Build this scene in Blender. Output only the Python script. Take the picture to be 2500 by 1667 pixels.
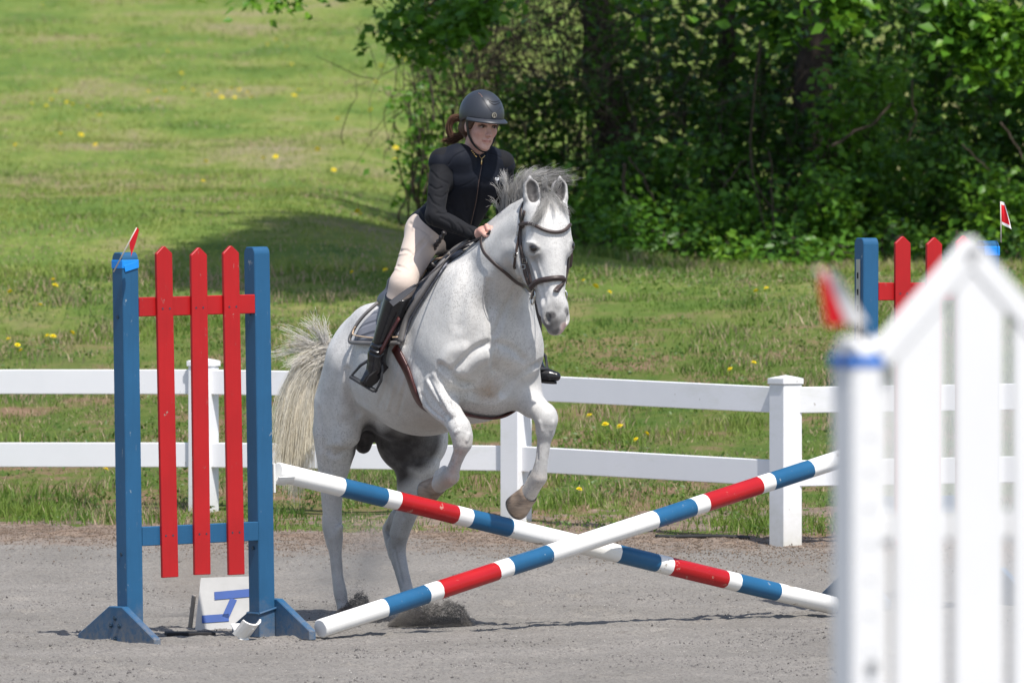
import bpy, bmesh, math
import numpy as np
from mathutils import Vector, Matrix
from mathutils.bvhtree import BVHTree

for _o in list(bpy.data.objects):
    bpy.data.objects.remove(_o, do_unlink=True)
SC = bpy.context.scene
COL = SC.collection
R = np.random.RandomState(11)

# ------------------------------------------------------------------ camera, sky, sun, exposure
FPX, HC, HY = 20833.0, 1.9, 567.0        # focal length in photo pixels, eye height, horizon row
cam = bpy.data.cameras.new('camera')
cam_o = bpy.data.objects.new('camera', cam); COL.objects.link(cam_o); SC.camera = cam_o
cam.sensor_width = 36.0; cam.lens = 300.0
cam_o.location = (0, 0, HC); cam_o.rotation_euler = (math.pi/2, 0, 0)
cam.shift_y = -(833.5-HY)/2500.0
cam.clip_start = 0.5; cam.clip_end = 5000
cam.dof.use_dof = True; cam.dof.focus_distance = 41.0; cam.dof.aperture_fstop = 7.5

SUN_EL = math.radians(60); SAZ = np.array([0.44, -0.898])      # towards the sun (x, y)
w = bpy.data.worlds.new('World'); SC.world = w; w.use_nodes = True
nt = w.node_tree; nt.nodes.clear()
sky = nt.nodes.new('ShaderNodeTexSky'); sky.sky_type = 'NISHITA'; sky.sun_disc = False
sky.sun_elevation = SUN_EL; sky.sun_rotation = math.atan2(SAZ[0], SAZ[1])
sky.dust_density = 1.5
bg = nt.nodes.new('ShaderNodeBackground'); bg.inputs[1].default_value = 0.122
wo = nt.nodes.new('ShaderNodeOutputWorld')
nt.links.new(sky.outputs[0], bg.inputs[0]); nt.links.new(bg.outputs[0], wo.inputs[0])
sun = bpy.data.lights.new('sun', 'SUN'); sun.energy = 4.1; sun.angle = math.radians(0.6); sun.color = (1.0, .96, .9)
sun_o = bpy.data.objects.new('sun', sun); COL.objects.link(sun_o)
sd = Vector((SAZ[0]*math.cos(SUN_EL), SAZ[1]*math.cos(SUN_EL), math.sin(SUN_EL)))
sun_o.rotation_euler = sd.to_track_quat('Z', 'Y').to_euler(); sun_o.location = (6, 20, 30)
vs = SC.view_settings
vs.view_transform = 'Standard'; vs.look = 'None'; vs.gamma = 1.0; vs.exposure = 0.45; vs.use_curve_mapping = False
SC.cycles.max_bounces = 6; SC.cycles.transparent_max_bounces = 6

# ------------------------------------------------------------------ helpers
def A(*v): return np.array(v, dtype=np.float64)
def unit(v):
    v = np.asarray(v, float); return v/np.linalg.norm(v)
def W(px, py, Y):                         # the point at depth Y that the photo shows at (px, py)
    return A((px-1250.0)*Y/FPX, Y, HC-(py-HY)*Y/FPX)

def mesh(name, V, F, mats=None, parent=None, smooth=False, attr=None, midx=None, loc=None):
    """one mesh object from world-space vertices; F is an int array (n,3)/(n,4) or a list of faces"""
    V = np.asarray(V, dtype=np.float32).reshape(-1, 3)
    if parent is not None: off = np.array(parent.get('base', (0, 0, 0)), dtype=np.float32)
    elif loc is not None: off = np.array(loc, dtype=np.float32)
    else: off = np.zeros(3, np.float32)
    V = V-off
    me = bpy.data.meshes.new(name)
    if isinstance(F, np.ndarray):
        n, k = F.shape
        me.vertices.add(len(V)); me.vertices.foreach_set('co', V.ravel())
        me.loops.add(n*k); me.loops.foreach_set('vertex_index', F.astype(np.int32).ravel())
        me.polygons.add(n); me.polygons.foreach_set('loop_start', np.arange(0, n*k, k, dtype=np.int32))
    else:
        me.from_pydata(V.tolist(), [], [list(f) for f in F])
    me.update(calc_edges=True)
    if mats is not None:
        for m in (mats if isinstance(mats, (list, tuple)) else [mats]): me.materials.append(m)
    if midx is not None: me.polygons.foreach_set('material_index', np.asarray(midx, dtype=np.int32))
    if smooth: me.polygons.foreach_set('use_smooth', np.ones(len(me.polygons), dtype=bool))
    if attr:
        for an, av in attr.items():
            at = me.attributes.new(an, 'FLOAT_COLOR', 'POINT')
            c = np.ones((len(V), 4), np.float32); av = np.asarray(av, np.float32)
            c[:, :av.shape[1]] = av
            at.data.foreach_set('color', c.ravel())
    o = bpy.data.objects.new(name, me); COL.objects.link(o)
    if parent is not None: o.parent = parent
    elif loc is not None: o.location = tuple(float(x) for x in loc)
    return o

def empty(name, loc, label=None, cat=None, group=None):
    o = bpy.data.objects.new(name, None); COL.objects.link(o)
    o.empty_display_size = .1
    o.location = tuple(float(x) for x in loc); o['base'] = [float(x) for x in loc]
    tag(o, label, cat, group)
    return o
def tag(o, label=None, cat=None, group=None, kind=None):
    if label: o['label'] = label
    if cat: o['category'] = cat
    if group: o['group'] = group
    if kind: o['kind'] = kind
    return o
def sub(o, parent):                       # make o (built under no parent, world coords) a part of a parent mesh
    o.parent = parent
    return o
def base_of(parent, o):
    o['base'] = list(parent['base']); return o

class MB:
    """collects simple solids into one mesh"""
    def __init__(s): s.v = []; s.f = []; s.m = []; s.n = 0
    def add(s, V, F, mi=0):
        V = np.asarray(V, float).reshape(-1, 3)
        s.v.append(V); s.f += [tuple(int(i)+s.n for i in f) for f in F]; s.m += [mi]*len(F); s.n += len(V)
        return s
    def bevel_box(s, c, size, ax=None, bev=.004, mi=0):
        """box at c, full sizes, axes rows ax, chamfered edges"""
        hx, hy, hz = [x/2 for x in size]; b = min(bev, hx*.5, hy*.5, hz*.5)
        ax = np.eye(3) if ax is None else np.asarray(ax)
        bm = bmesh.new(); bmesh.ops.create_cube(bm, size=1.0)
        for v in bm.verts: v.co = Vector((v.co.x*2*hx, v.co.y*2*hy, v.co.z*2*hz))
        if b > 0: bmesh.ops.bevel(bm, geom=list(bm.edges), offset=b, segments=1, affect='EDGES', profile=.5)
        bm.verts.index_update()
        V = np.array([v.co[:] for v in bm.verts]) @ ax + np.asarray(c)
        F = [[v.index for v in f.verts] for f in bm.faces]; bm.free()
        return s.add(V, F, mi)
    def prism(s, poly, depth, c, ax, bev=.003, mi=0):
        """polygon (u, w) in the plane of ax[0], ax[2], extruded +-depth/2 along ax[1]"""
        ax = np.asarray(ax); bm = bmesh.new()
        lo = [bm.verts.new((p[0], -depth/2, p[1])) for p in poly]
        f = bm.faces.new(lo)
        r = bmesh.ops.extrude_face_region(bm, geom=[f])
        for v in [g for g in r['geom'] if isinstance(g, bmesh.types.BMVert)]: v.co.y += depth
        bmesh.ops.recalc_face_normals(bm, faces=list(bm.faces))
        if bev > 0: bmesh.ops.bevel(bm, geom=list(bm.edges), offset=bev, segments=1, affect='EDGES', profile=.5)
        bm.verts.index_update()
        V = np.array([v.co[:] for v in bm.verts]) @ ax + np.asarray(c)
        F = [[v.index for v in f.verts] for f in bm.faces]; bm.free()
        return s.add(V, F, mi)
    def tube(s, P, rad, n=8, cap=True, mi=0):
        V, F = tube(P, rad, n, cap); return s.add(V, F, mi)
    def build(s, name, mats, parent=None, smooth=False, loc=None, attr=None):
        return mesh(name, np.concatenate(s.v), s.f, mats, parent, smooth, midx=s.m, loc=loc, attr=attr)

def frames(P):
    P = np.asarray(P, float); T = np.gradient(P, axis=0); T /= np.linalg.norm(T, axis=1)[:, None]+1e-12
    up = A(0, 0, 1) if abs(T[0][2]) < .9 else A(1, 0, 0)
    N = np.cross(up, T[0]); N /= np.linalg.norm(N); out = [N]
    for i in range(1, len(P)):
        N = N-T[i]*np.dot(N, T[i]); N /= np.linalg.norm(N)+1e-12; out.append(N)
    N = np.array(out); return T, N, np.cross(T, N)
def tube(P, rad, n=8, cap=True):
    P = np.asarray(P, float); rad = np.broadcast_to(np.asarray(rad, float), (len(P),))
    T, N, B = frames(P)
    th = np.linspace(0, 2*np.pi, n, endpoint=False)
    V = (P[:, None, :]+rad[:, None, None]*(np.cos(th)[None, :, None]*N[:, None, :]+np.sin(th)[None, :, None]*B[:, None, :])).reshape(-1, 3)
    F = []
    for i in range(len(P)-1):
        for j in range(n):
            k = (j+1) % n; F.append((i*n+j, i*n+k, (i+1)*n+k, (i+1)*n+j))
    if cap:
        F.append(tuple(range(n))[::-1]); F.append(tuple((len(P)-1)*n+j for j in range(n)))
    return V, F
def strap(P, Nn, width, thick):
    """flat strap along P, lying with its face normal Nn"""
    P = np.asarray(P, float); Nn = np.asarray(Nn, float)
    T = np.gradient(P, axis=0); T /= np.linalg.norm(T, axis=1)[:, None]+1e-12
    Bq = np.cross(T, Nn); Bq /= np.linalg.norm(Bq, axis=1)[:, None]+1e-12
    N2 = np.cross(Bq, T)
    width = np.broadcast_to(np.asarray(width, float), (len(P),))
    prof = [(-.5, -.5), (-.5, .3), (-.36, .5), (.36, .5), (.5, .3), (.5, -.5)]; k = len(prof)
    V = np.stack([P+Bq*(width*u)[:, None]+N2*(thick*v) for u, v in prof], 1).reshape(-1, 3)
    F = []
    for i in range(len(P)-1):
        for j in range(k):
            q = (j+1) % k; F.append((i*k+j, (i+1)*k+j, (i+1)*k+q, i*k+q))
    F.append(tuple(range(k))); F.append(tuple((len(P)-1)*k+j for j in range(k))[::-1])
    return V, F
def spline(pts, n):
    """Catmull-Rom through the points, n samples"""
    P = np.asarray(pts, float); P = np.vstack([2*P[0]-P[1], P, 2*P[-1]-P[-2]])
    m = len(P)-3; out = []
    for t in np.linspace(0, m-1e-9, n):
        i = int(t); u = t-i; a, b, c, d = P[i:i+4]
        out.append(.5*((2*b)+(-a+c)*u+(2*a-5*b+4*c-d)*u*u+(-a+3*b-3*c+d)*u**3))
    return np.array(out)

def _hash(ix, iy, seed):
    h = (ix.astype(np.int64)*374761393+iy.astype(np.int64)*668265263+seed*982451653) & 0x7fffffff
    h = ((h ^ (h >> 13))*1274126177) & 0x7fffffff
    return ((h ^ (h >> 16)) & 0xffff)/65535.0
def vnoise(x, y, seed=0):
    ix = np.floor(x); iy = np.floor(y); u = x-ix; v = y-iy
    u = u*u*(3-2*u); v = v*v*(3-2*v)
    a = _hash(ix, iy, seed); b = _hash(ix+1, iy, seed); c = _hash(ix, iy+1, seed); d = _hash(ix+1, iy+1, seed)
    return a*(1-u)*(1-v)+b*u*(1-v)+c*(1-u)*v+d*u*v
def fbm(x, y, sc, octv=4, seed=0):
    t = 0; a = .5
    for i in range(octv):
        t = t+a*vnoise(x*sc, y*sc, seed+i*17); sc *= 2.03; a *= .5
    return t/(1-.5**octv)

# ------------------------------------------------------------------ node helper
class NT:
    def __init__(s, name):
        s.m = bpy.data.materials.new(name); s.m.use_nodes = True; s.t = s.m.node_tree; s.t.nodes.clear()
        s.out = s.n('ShaderNodeOutputMaterial'); s.b = s.n('ShaderNodeBsdfPrincipled')
        s.l(s.b.outputs[0], s.out.inputs[0]); s._tc = None
    def n(s, t, **k):
        q = s.t.nodes.new(t)
        for a, v in k.items(): setattr(q, a, v)
        return q
    def l(s, a, b): s.t.links.new(a, b)
    def tc(s, kind='Object'):
        if s._tc is None: s._tc = s.n('ShaderNodeTexCoord')
        return s._tc.outputs[kind]
    def noise(s, scale, detail=3, rough=.55, vec=None, dist=0.0, out=0):
        q = s.n('ShaderNodeTexNoise'); q.inputs['Scale'].default_value = scale; q.inputs['Detail'].default_value = detail
        q.inputs['Roughness'].default_value = rough; q.inputs['Distortion'].default_value = dist
        s.l(vec if vec is not None else s.tc(), q.inputs['Vector']); return q.outputs[out]
    def mapv(s, scale=(1, 1, 1), rot=(0, 0, 0), vec=None):
        q = s.n('ShaderNodeMapping'); q.inputs['Scale'].default_value = scale; q.inputs['Rotation'].default_value = rot
        s.l(vec if vec is not None else s.tc(), q.inputs['Vector']); return q.outputs[0]
    def ramp(s, fac, stops):
        q = s.n('ShaderNodeValToRGB'); e = q.color_ramp.elements
        while len(e) < len(stops): e.new(.5)
        for i, (p, c) in enumerate(stops):
            e[i].position = p; c = (c, c, c) if isinstance(c, (int, float)) else c
            e[i].color = (*c[:3], 1)
        s.l(fac, q.inputs[0]); return q.outputs[0]
    def mix(s, fac, a, b, mode='MIX'):
        q = s.n('ShaderNodeMix', data_type='RGBA', blend_type=mode)
        for v, i in ((fac, 0), (a, 6), (b, 7)):
            if hasattr(v, 'is_linked') or isinstance(v, bpy.types.NodeSocket): s.l(v, q.inputs[i])
            elif i == 0: q.inputs[0].default_value = v
            else: q.inputs[i].default_value = (*v[:3], 1)
        return q.outputs[2]
    def math(s, op, a, b=0.0, clamp=False):
        q = s.n('ShaderNodeMath', operation=op, use_clamp=clamp)
        for v, i in ((a, 0), (b, 1)):
            if isinstance(v, bpy.types.NodeSocket): s.l(v, q.inputs[i])
            else: q.inputs[i].default_value = v
        return q.outputs[0]
    def attr(s, name):
        q = s.n('ShaderNodeAttribute'); q.attribute_name = name
        r = s.n('ShaderNodeSeparateColor'); s.l(q.outputs[0], r.inputs[0])
        return q.outputs[0], r.outputs
    def bump(s, h, strength=.3, dist=.01):
        q = s.n('ShaderNodeBump'); q.inputs['Strength'].default_value = strength; q.inputs['Distance'].default_value = dist
        s.l(h, q.inputs['Height']); s.l(q.outputs[0], s.b.inputs['Normal'])
    def set(s, col=None, rough=None, spec=None, **k):
        for v, nm in ((col, 'Base Color'), (rough, 'Roughness'), (spec, 'Specular IOR Level')):
            if v is None: continue
            if isinstance(v, bpy.types.NodeSocket): s.l(v, s.b.inputs[nm])
            else: s.b.inputs[nm].default_value = (*v[:3], 1) if nm == 'Base Color' else v
        for nm, v in k.items(): s.b.inputs[nm.replace('_', ' ')].default_value = v
        return s.m

def painted(name, col, wear=(.25, .2, .15), wear_amt=.72, rough=.45, grain=True, var=.12, wscale=9, mud_on=True):
    q = NT(name)
    n1 = q.noise(3.0, 4, .6); c = q.mix(q.ramp(n1, [(.3, 0.0), (.75, 1.0)]), [x*(1-var) for x in col], [min(1, x*(1+var)) for x in col])
    if grain:
        g = q.noise(60, 3, .6, q.mapv((1, 1, .05))); c = q.mix(q.math('MULTIPLY', q.ramp(g, [(.45, 0.0), (.7, 1.0)]), .18), c, [x*.7 for x in col])
    wn = q.noise(wscale, 8, .68)
    c = q.mix(q.ramp(wn, [(wear_amt, 0.0), (wear_amt+.02, 1.0)]), c, wear)
    sc_ = q.noise(wscale*5, 4, .7, q.mapv((1, 1, .35)))
    c = q.mix(q.math('MULTIPLY', q.ramp(sc_, [(.66, 0.0), (.70, .8)]), q.ramp(q.noise(2.6, 3), [(.45, 0.0), (.62, 1.0)])), c, wear)
    sz = q.n('ShaderNodeSeparateXYZ'); q.l(q.tc(), sz.inputs[0])
    mud = q.math('MULTIPLY', q.ramp(q.math('ADD', sz.outputs[2], q.math('MULTIPLY', q.noise(16, 4, .7), .22)), [(.10, .75), (.30, 0.0)]), q.ramp(q.noise(30, 4, .7), [(.35, .2), (.6, 1.0)]))
    if mud_on: c = q.mix(mud, c, (.20, .185, .17))
    q.bump(q.noise(40, 4, .6, q.mapv((1, 1, .12))), .22, .004)
    return q.set(c, rough, .4)
BLUE = painted('blue_paint', (.015, .090, .195), (.22, .27, .31), .665)
RED = painted('red_paint', (.39, .008, .010), (.28, .2, .17), .68)
WHITE = painted('white_paint', (.80, .79, .77), (.5, .46, .4), .72, grain=False, var=.03)
def vinyl():
    q = NT('white_vinyl'); n = q.noise(2.2, 5, .6)
    c = q.mix(q.ramp(n, [(.35, 0.0), (.8, 1.0)]), (.80, .80, .815), (.74, .745, .76))
    sz = q.n('ShaderNodeSeparateXYZ'); q.l(q.tc(), sz.inputs[0])
    gr_ = q.math('MULTIPLY', q.ramp(q.math('ADD', sz.outputs[2], q.math('MULTIPLY', q.noise(9, 5, .7), .30)), [(.12, .7), (.42, 0.0)]), q.ramp(q.noise(5, 4, .7), [(.3, .2), (.65, .9)])); c = q.mix(gr_, c, (.42, .40, .30))
    st = q.noise(1.1, 6, .75, q.mapv((1, 1, 3))); c = q.mix(q.ramp(st, [(.56, 0.0), (.72, .45)]), c, (.60, .61, .55))
    sp = q.noise(26, 3, .5); c = q.mix(q.ramp(sp, [(.735, 0.0), (.76, .6)]), c, (.3, .27, .22))
    q.bump(q.noise(14, 2), .05, .003)
    return q.set(c, .38, .4)
VINYL = vinyl()
def plain(name, col, rough=.5, spec=.5, metal=0.0, var=.1, sc=12, bump=0.0):
    q = NT(name); n = q.noise(sc, 4, .6)
    c = q.mix(q.ramp(n, [(.3, 0.0), (.7, 1.0)]), [x*(1-var) for x in col], [min(1, x*(1+var)) for x in col])
    if bump: q.bump(q.noise(sc*6, 4, .6), bump, .004)
    return q.set(c, rough, spec, Metallic=metal)
TAPE = plain('blue_tape', (.005, .23, .72), .5, var=.06)
TAPE_D = plain('dark_blue_tape', (.008, .06, .27), .5, var=.08)
METAL = plain('galvanised_metal', (.42, .42, .43), .38, metal=.9)
BOLT = plain('dark_bolt', (.03, .06, .1), .45, metal=.4)
# ------------------------------------------------------------------ ground
PY = [0, 30, 42.6, 44.5, 46.3, 48.0, 52.0, 56.0, 58.5, 61.0, 66, 75, 85, 100, 160, 300, 700, 1500]
PZ = [0, 0, 0, .09, .235, .33, .80, 1.30, 1.53, 1.62, 1.70, 1.83, 2.25, 3.0, 6.3, 14, 30, 50]
def slope(px, py):
    """monotone cubic (Fritsch-Carlson) tangents"""
    d = np.diff(py)/np.diff(px); m = np.concatenate([[d[0]], (d[:-1]+d[1:])/2, [d[-1]]])
    for i in range(len(d)):
        if d[i] == 0: m[i] = m[i+1] = 0
        else:
            a, b = m[i]/d[i], m[i+1]/d[i]; s = a*a+b*b
            if s > 9: t = 3/math.sqrt(s); m[i] = t*a*d[i]; m[i+1] = t*b*d[i]
    return m
PY = np.array(PY, float); PZ = np.array(PZ, float); PM = slope(PY, PZ)
def zbase(y):
    y = np.clip(y, PY[0], PY[-1]-1e-6); i = np.clip(np.searchsorted(PY, y, side='right')-1, 0, len(PY)-2)
    h = PY[i+1]-PY[i]; t = (y-PY[i])/h
    return (2*t**3-3*t*t+1)*PZ[i]+(t**3-2*t*t+t)*h*PM[i]+(-2*t**3+3*t*t)*PZ[i+1]+(t**3-t*t)*h*PM[i+1]
def edge_y(x):                                       # where sand gives way to the bank
    x = np.asarray(x, float)
    return 46.5-.30*np.clip(x, -3, 3)+.35*(fbm(x, x*0+3.3, .9, 4, 5)-.5)
def ground_z(x, y):
    x = np.asarray(x, float); y = np.asarray(y, float)
    y2 = y+.28*np.clip(x, -4, 4)*np.clip((y-43.5)/3, 0, 1)          # the bank comes nearer on the right
    z = zbase(y2)
    rise = np.clip((.2-x)/2.2, 0, 1); rise = rise*rise*(3-2*rise); up_ = np.clip((y-60)/10, 0, 1); z = z+.42*rise*up_*up_*(3-2*up_)
    dn_ = np.clip((x-.4)/1.2, 0, 1)*np.clip((y-57)/8, 0, 1); z = z-.16*dn_*np.clip((110-y)/30, 0, 1)
    far = np.clip((y2-46.5)/3, 0, 1)
    z = z+far*(.12*(fbm(x, y, .35, 3, 1)-.5)+.05*(fbm(x, y, 2.2, 3, 2)-.5))
    return z
_rp = np.random.RandomState(9)
PRINTS = [(_rp.uniform(-3.2, 3.2), 36+9.2*_rp.uniform(0, 1), _rp.uniform(.05, .085), _rp.uniform(.012, .03)) for _ in range(90)]
def sand_z(x, y):
    z = ground_z(x, y)
    n = .016*(fbm(x, y, 2.0, 3, 8)-.5)+.024*(fbm(x, y, 9.0, 3, 9)-.5)
    for hx, hy, hr, hd_ in PRINTS:
        d = np.sqrt(((x-hx))**2+((y-hy)*.8)**2)/hr
        n = n+hd_*(-np.clip(1-d*d, 0, 1)+.55*np.exp(-((d-1.15)/.28)**2))
    c = fbm(x, y, 24., 2, 10); n = n+.016*np.clip(c-.58, 0, 1)*2+.006*(fbm(x, y, 60., 2, 12)-.5)
    return z+n
def lines(segs):
    out = []
    for a, b, n in segs: out.append(np.linspace(a, b, n, endpoint=False))
    return np.concatenate(out+[[segs[-1][1]]])
def sheet(name, xs, ys, zf, mat, trim=None):
    X, Yg = np.meshgrid(xs, ys); Z = zf(X, Yg)
    V = np.stack([X, Yg, Z], -1).reshape(-1, 3); nx, ny = len(xs), len(ys)
    i = np.arange(nx-1)[None, :]+np.arange(ny-1)[:, None]*nx
    F = np.stack([i, i+1, i+nx+1, i+nx], -1).reshape(-1, 4)
    return mesh(name, V, F, mat, smooth=True)

def sand_mat():
    q = NT('arena_sand'); v = q.tc()
    n = q.noise(1.1, 5, .6); c = q.mix(q.ramp(n, [(.3, 0.0), (.7, 1.0)]), (.190, .178, .160), (.258, .241, .219))
    f = q.noise(70, 4, .75); c = q.mix(q.ramp(f, [(.36, 1.0), (.52, 0.0)]), c, (.125, .113, .105))
    f2 = q.noise(110, 3, .7); c = q.mix(q.ramp(f2, [(.62, 0.0), (.74, .8)]), c, (.44, .41, .375))
    d = q.noise(9, 6, .7); c = q.mix(q.ramp(d, [(.60, 0.0), (.72, .55)]), c, (.13, .122, .118))
    # wood chips, dry dirt and clay towards the bank
    sx = q.n('ShaderNodeSeparateXYZ'); q.l(v, sx.inputs[0])
    yy = q.math('ADD', sx.outputs[1], q.math('MULTIPLY', sx.outputs[0], .30))
    yy = q.math('ADD', yy, q.math('MULTIPLY', q.math('SUBTRACT', q.noise(1.6, 6, .7), .5), 2.6))
    e = q.math('MULTIPLY', q.math('SUBTRACT', yy, 45.55), 1.3, True)
    dn = q.noise(14, 6, .7); dirt = q.ramp(dn, [(.25, (.075, .052, .038)), (.5, (.19, .135, .10)), (.75, (.33, .255, .19))])
    c = q.mix(q.math('MULTIPLY', e, q.ramp(q.noise(6, 5, .65), [(.25, .35), (.6, 1.0)])), c, dirt)
    h = q.math('ADD', q.math('MULTIPLY', q.noise(28, 5, .7), .6), q.math('MULTIPLY', q.noise(120, 3, .6), .3))
    q.bump(h, .8, .02)
    return q.set(c, .95, .15)
def soil_mat():
    q = NT('hillside_soil')
    n = q.noise(.62, 6, .66, q.mapv((1, .30, 1))); c = q.ramp(n, [(.33, (.088, .155, .032)), (.44, (.150, .218, .046)), (.53, (.225, .265, .066)), (.60, (.28, .255, .115)), (.70, (.33, .262, .175))])
    fn = q.noise(9, 6, .75, q.mapv((1, .35, 1))); c = q.mix(q.ramp(fn, [(.36, .55), (.60, 0.0)]), c, (.06, .11, .018))
    sx = q.n('ShaderNodeSeparateXYZ'); q.l(q.tc(), sx.inputs[0])
    nearb = q.ramp(q.math('MULTIPLY', q.math('SUBTRACT', sx.outputs[1], 46.0), .06), [(.45, 1.0), (.85, 0.0)])
    pn = q.noise(1.5, 6, .7); soil = q.ramp(pn, [(.36, (.065, .115, .022)), (.50, (.11, .14, .036)), (.59, (.20, .135, .085)), (.74, (.29, .195, .135))])
    c = q.mix(nearb, c, soil)
    q.bump(q.noise(20, 5, .7), .8, .04)
    return q.set(c, .95, .1)
SAND = sand_mat(); SOIL = soil_mat()
xs = lines([(-400, -40, 8), (-40, -6, 12), (-6, -3.6, 20), (-3.6, 3.9, 330), (3.9, 7, 20), (7, 40, 12), (40, 400, 8)])
ys = lines([(-30, 20, 8), (20, 34, 20), (34, 47.9, 560)])
sand = sheet('arena_ground', xs, ys, sand_z, SAND); tag(sand, kind='structure')
def hill_z(x, y):
    z = ground_z(x, y)
    e = edge_y(x)
    return z+np.where(y < e+.3, -.10*np.clip((e+.3-y)/.5, 0, 1), .0)
xs2 = lines([(-900, -60, 10), (-60, -8, 16), (-8, 8, 120), (8, 60, 16), (60, 900, 10)])
ys2 = lines([(45.2, 62, 130), (62, 110, 120), (110, 200, 40), (200, 1500, 30)])
hill = sheet('hillside', xs2, ys2, hill_z, SOIL); tag(hill, kind='structure')

# ------------------------------------------------------------------ grass (uncountable: stuff)
def grass_mat(name, stops, tan_at=.75, light=(.27, .315, .075)):
    q = NT(name); col, ch = q.attr('rnd')
    pv = q.mapv((1, .32, 1)); big = q.noise(.5, 5, .62, pv); mid = q.noise(1.8, 4, .6, pv)
    patch = q.math('ADD', q.math('MULTIPLY', big, .55), q.math('MULTIPLY', mid, .45))
    g = q.ramp(patch, stops)
    g = q.mix(ch[0], g, q.mix(.5, g, light), 'MIX')
    tan = q.mix(ch[2], (.29, .205, .135), (.44, .34, .225))
    br = q.ramp(q.math('ADD', ch[2], q.math('MULTIPLY', q.math('SUBTRACT', q.noise(.85, 6, .68, pv), .50), 3.4)), [(tan_at, 0.0), (tan_at+.12, 1.0)])
    c = q.mix(br, g, tan)
    q.set(c, .55, .25)
    tr = q.n('ShaderNodeBsdfTranslucent'); q.l(c, tr.inputs[0])
    mx = q.n('ShaderNodeMixShader'); mx.inputs[0].default_value = .3
    q.l(q.b.outputs[0], mx.inputs[1]); q.l(tr.outputs[0], mx.inputs[2]); q.l(mx.outputs[0], q.out.inputs[0])
    return q.m
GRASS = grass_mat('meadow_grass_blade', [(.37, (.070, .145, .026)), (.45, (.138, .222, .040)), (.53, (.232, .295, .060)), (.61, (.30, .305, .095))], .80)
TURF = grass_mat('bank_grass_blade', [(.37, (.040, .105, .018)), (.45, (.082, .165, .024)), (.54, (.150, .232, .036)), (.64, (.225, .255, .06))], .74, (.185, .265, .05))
def blades(name, x, y, h, wd, seed, label=None, mat=None):
    r = np.random.RandomState(seed); n = len(x); z = ground_z(x, y)-.01
    th = r.uniform(0, 2*np.pi, n); dx, dy = np.cos(th), np.sin(th)
    # blades face roughly any way; lean random
    lx, ly = r.normal(0, .38, n)*h, r.normal(0, .38, n)*h
    B = np.stack([x, y, z], -1); S = np.stack([dx, dy, 0*dx], -1)*(wd/2)[:, None]
    M = B+np.stack([lx*.35, ly*.35, h*.55], -1); T = B+np.stack([lx, ly, h], -1)
    V = np.stack([B-S, B+S, M+S*.8, M-S*.8, T], 1).reshape(-1, 3)
    k = np.arange(n)*5
    F = np.concatenate([np.stack([k, k+1, k+2], -1), np.stack([k, k+2, k+3], -1), np.stack([k+3, k+2, k+4], -1)])
    rr, r2 = r.uniform(0, 1, n), r.uniform(0, 1, n)
    at = np.stack([np.repeat(rr, 5), np.tile([0, 0, .5, .5, 1], n), np.repeat(r2, 5)], -1)
    o = mesh(name, V, F, mat or GRASS, attr={'rnd': at}); tag(o, label, kind='stuff'); return o
def xw(y): return 2500*y/FPX
def scatter(y0, y1, n, seed, pw=1.0):
    r = np.random.RandomState(seed); y = y0+(y1-y0)*r.uniform(0, 1, n)**pw
    x = r.uniform(-.5, .5, n)*(xw(y)*1.25+1.4); return x, y
x, y = scatter(46.2, 60.5, 215000, 3)
e = edge_y(x); d = y-e
keep = (d > .15+.9*R.uniform(0, 1, len(x))**2-.35*(fbm(x, y, 3., 3, 4)-.3)) & (R.uniform(0, 1, len(x)) < .10+.90*np.clip((fbm(x, y, 2.2, 4, 6)-.36)/.2, 0, 1))
x, y = x[keep], y[keep]
cl = np.clip((fbm(x, y, 1.5, 3, 31)-.52)/.14, 0, 1); h = (.018+.030*fbm(x, y, 3.0, 3, 7)+.055*cl)*R.uniform(.55, 1.35, len(x))
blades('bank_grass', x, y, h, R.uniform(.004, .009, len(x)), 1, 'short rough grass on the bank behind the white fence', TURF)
x, y = scatter(60.0, 92, 170000, 13, 1.1)
keep = R.uniform(0, 1, len(x)) < .3+.7*np.clip((fbm(x, y*.35, .9, 4, 16)-.3)/.2, 0, 1); x, y = x[keep], y[keep]
h = (.016+.034*fbm(x, y*.35, .9, 3, 17)+.10*np.clip(1-(y-60)/2.2, 0, 1)*fbm(x, y, 2., 2, 18))*R.uniform(.6, 1.4, len(x))
blades('meadow_grass', x, y, h, R.uniform(.007, .012, len(x)), 2, 'longer meadow grass beyond the crest of the bank')
x, y = scatter(92, 185, 120000, 23, 1.0)
keep = R.uniform(0, 1, len(x)) < .3+.7*np.clip((fbm(x, y*.3, .6, 4, 26)-.32)/.2, 0, 1); x, y = x[keep], y[keep]
h = (.015+.045*fbm(x, y*.3, .7, 3, 27))*R.uniform(.6, 1.4, len(x))
blades('hill_grass', x, y, h, R.uniform(.014, .026, len(x)), 4, 'distant meadow grass on the far hillside')
# ------------------------------------------------------------------ white rail fence
def zat(py, Y): return HC-(py-HY)*Y/FPX
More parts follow.
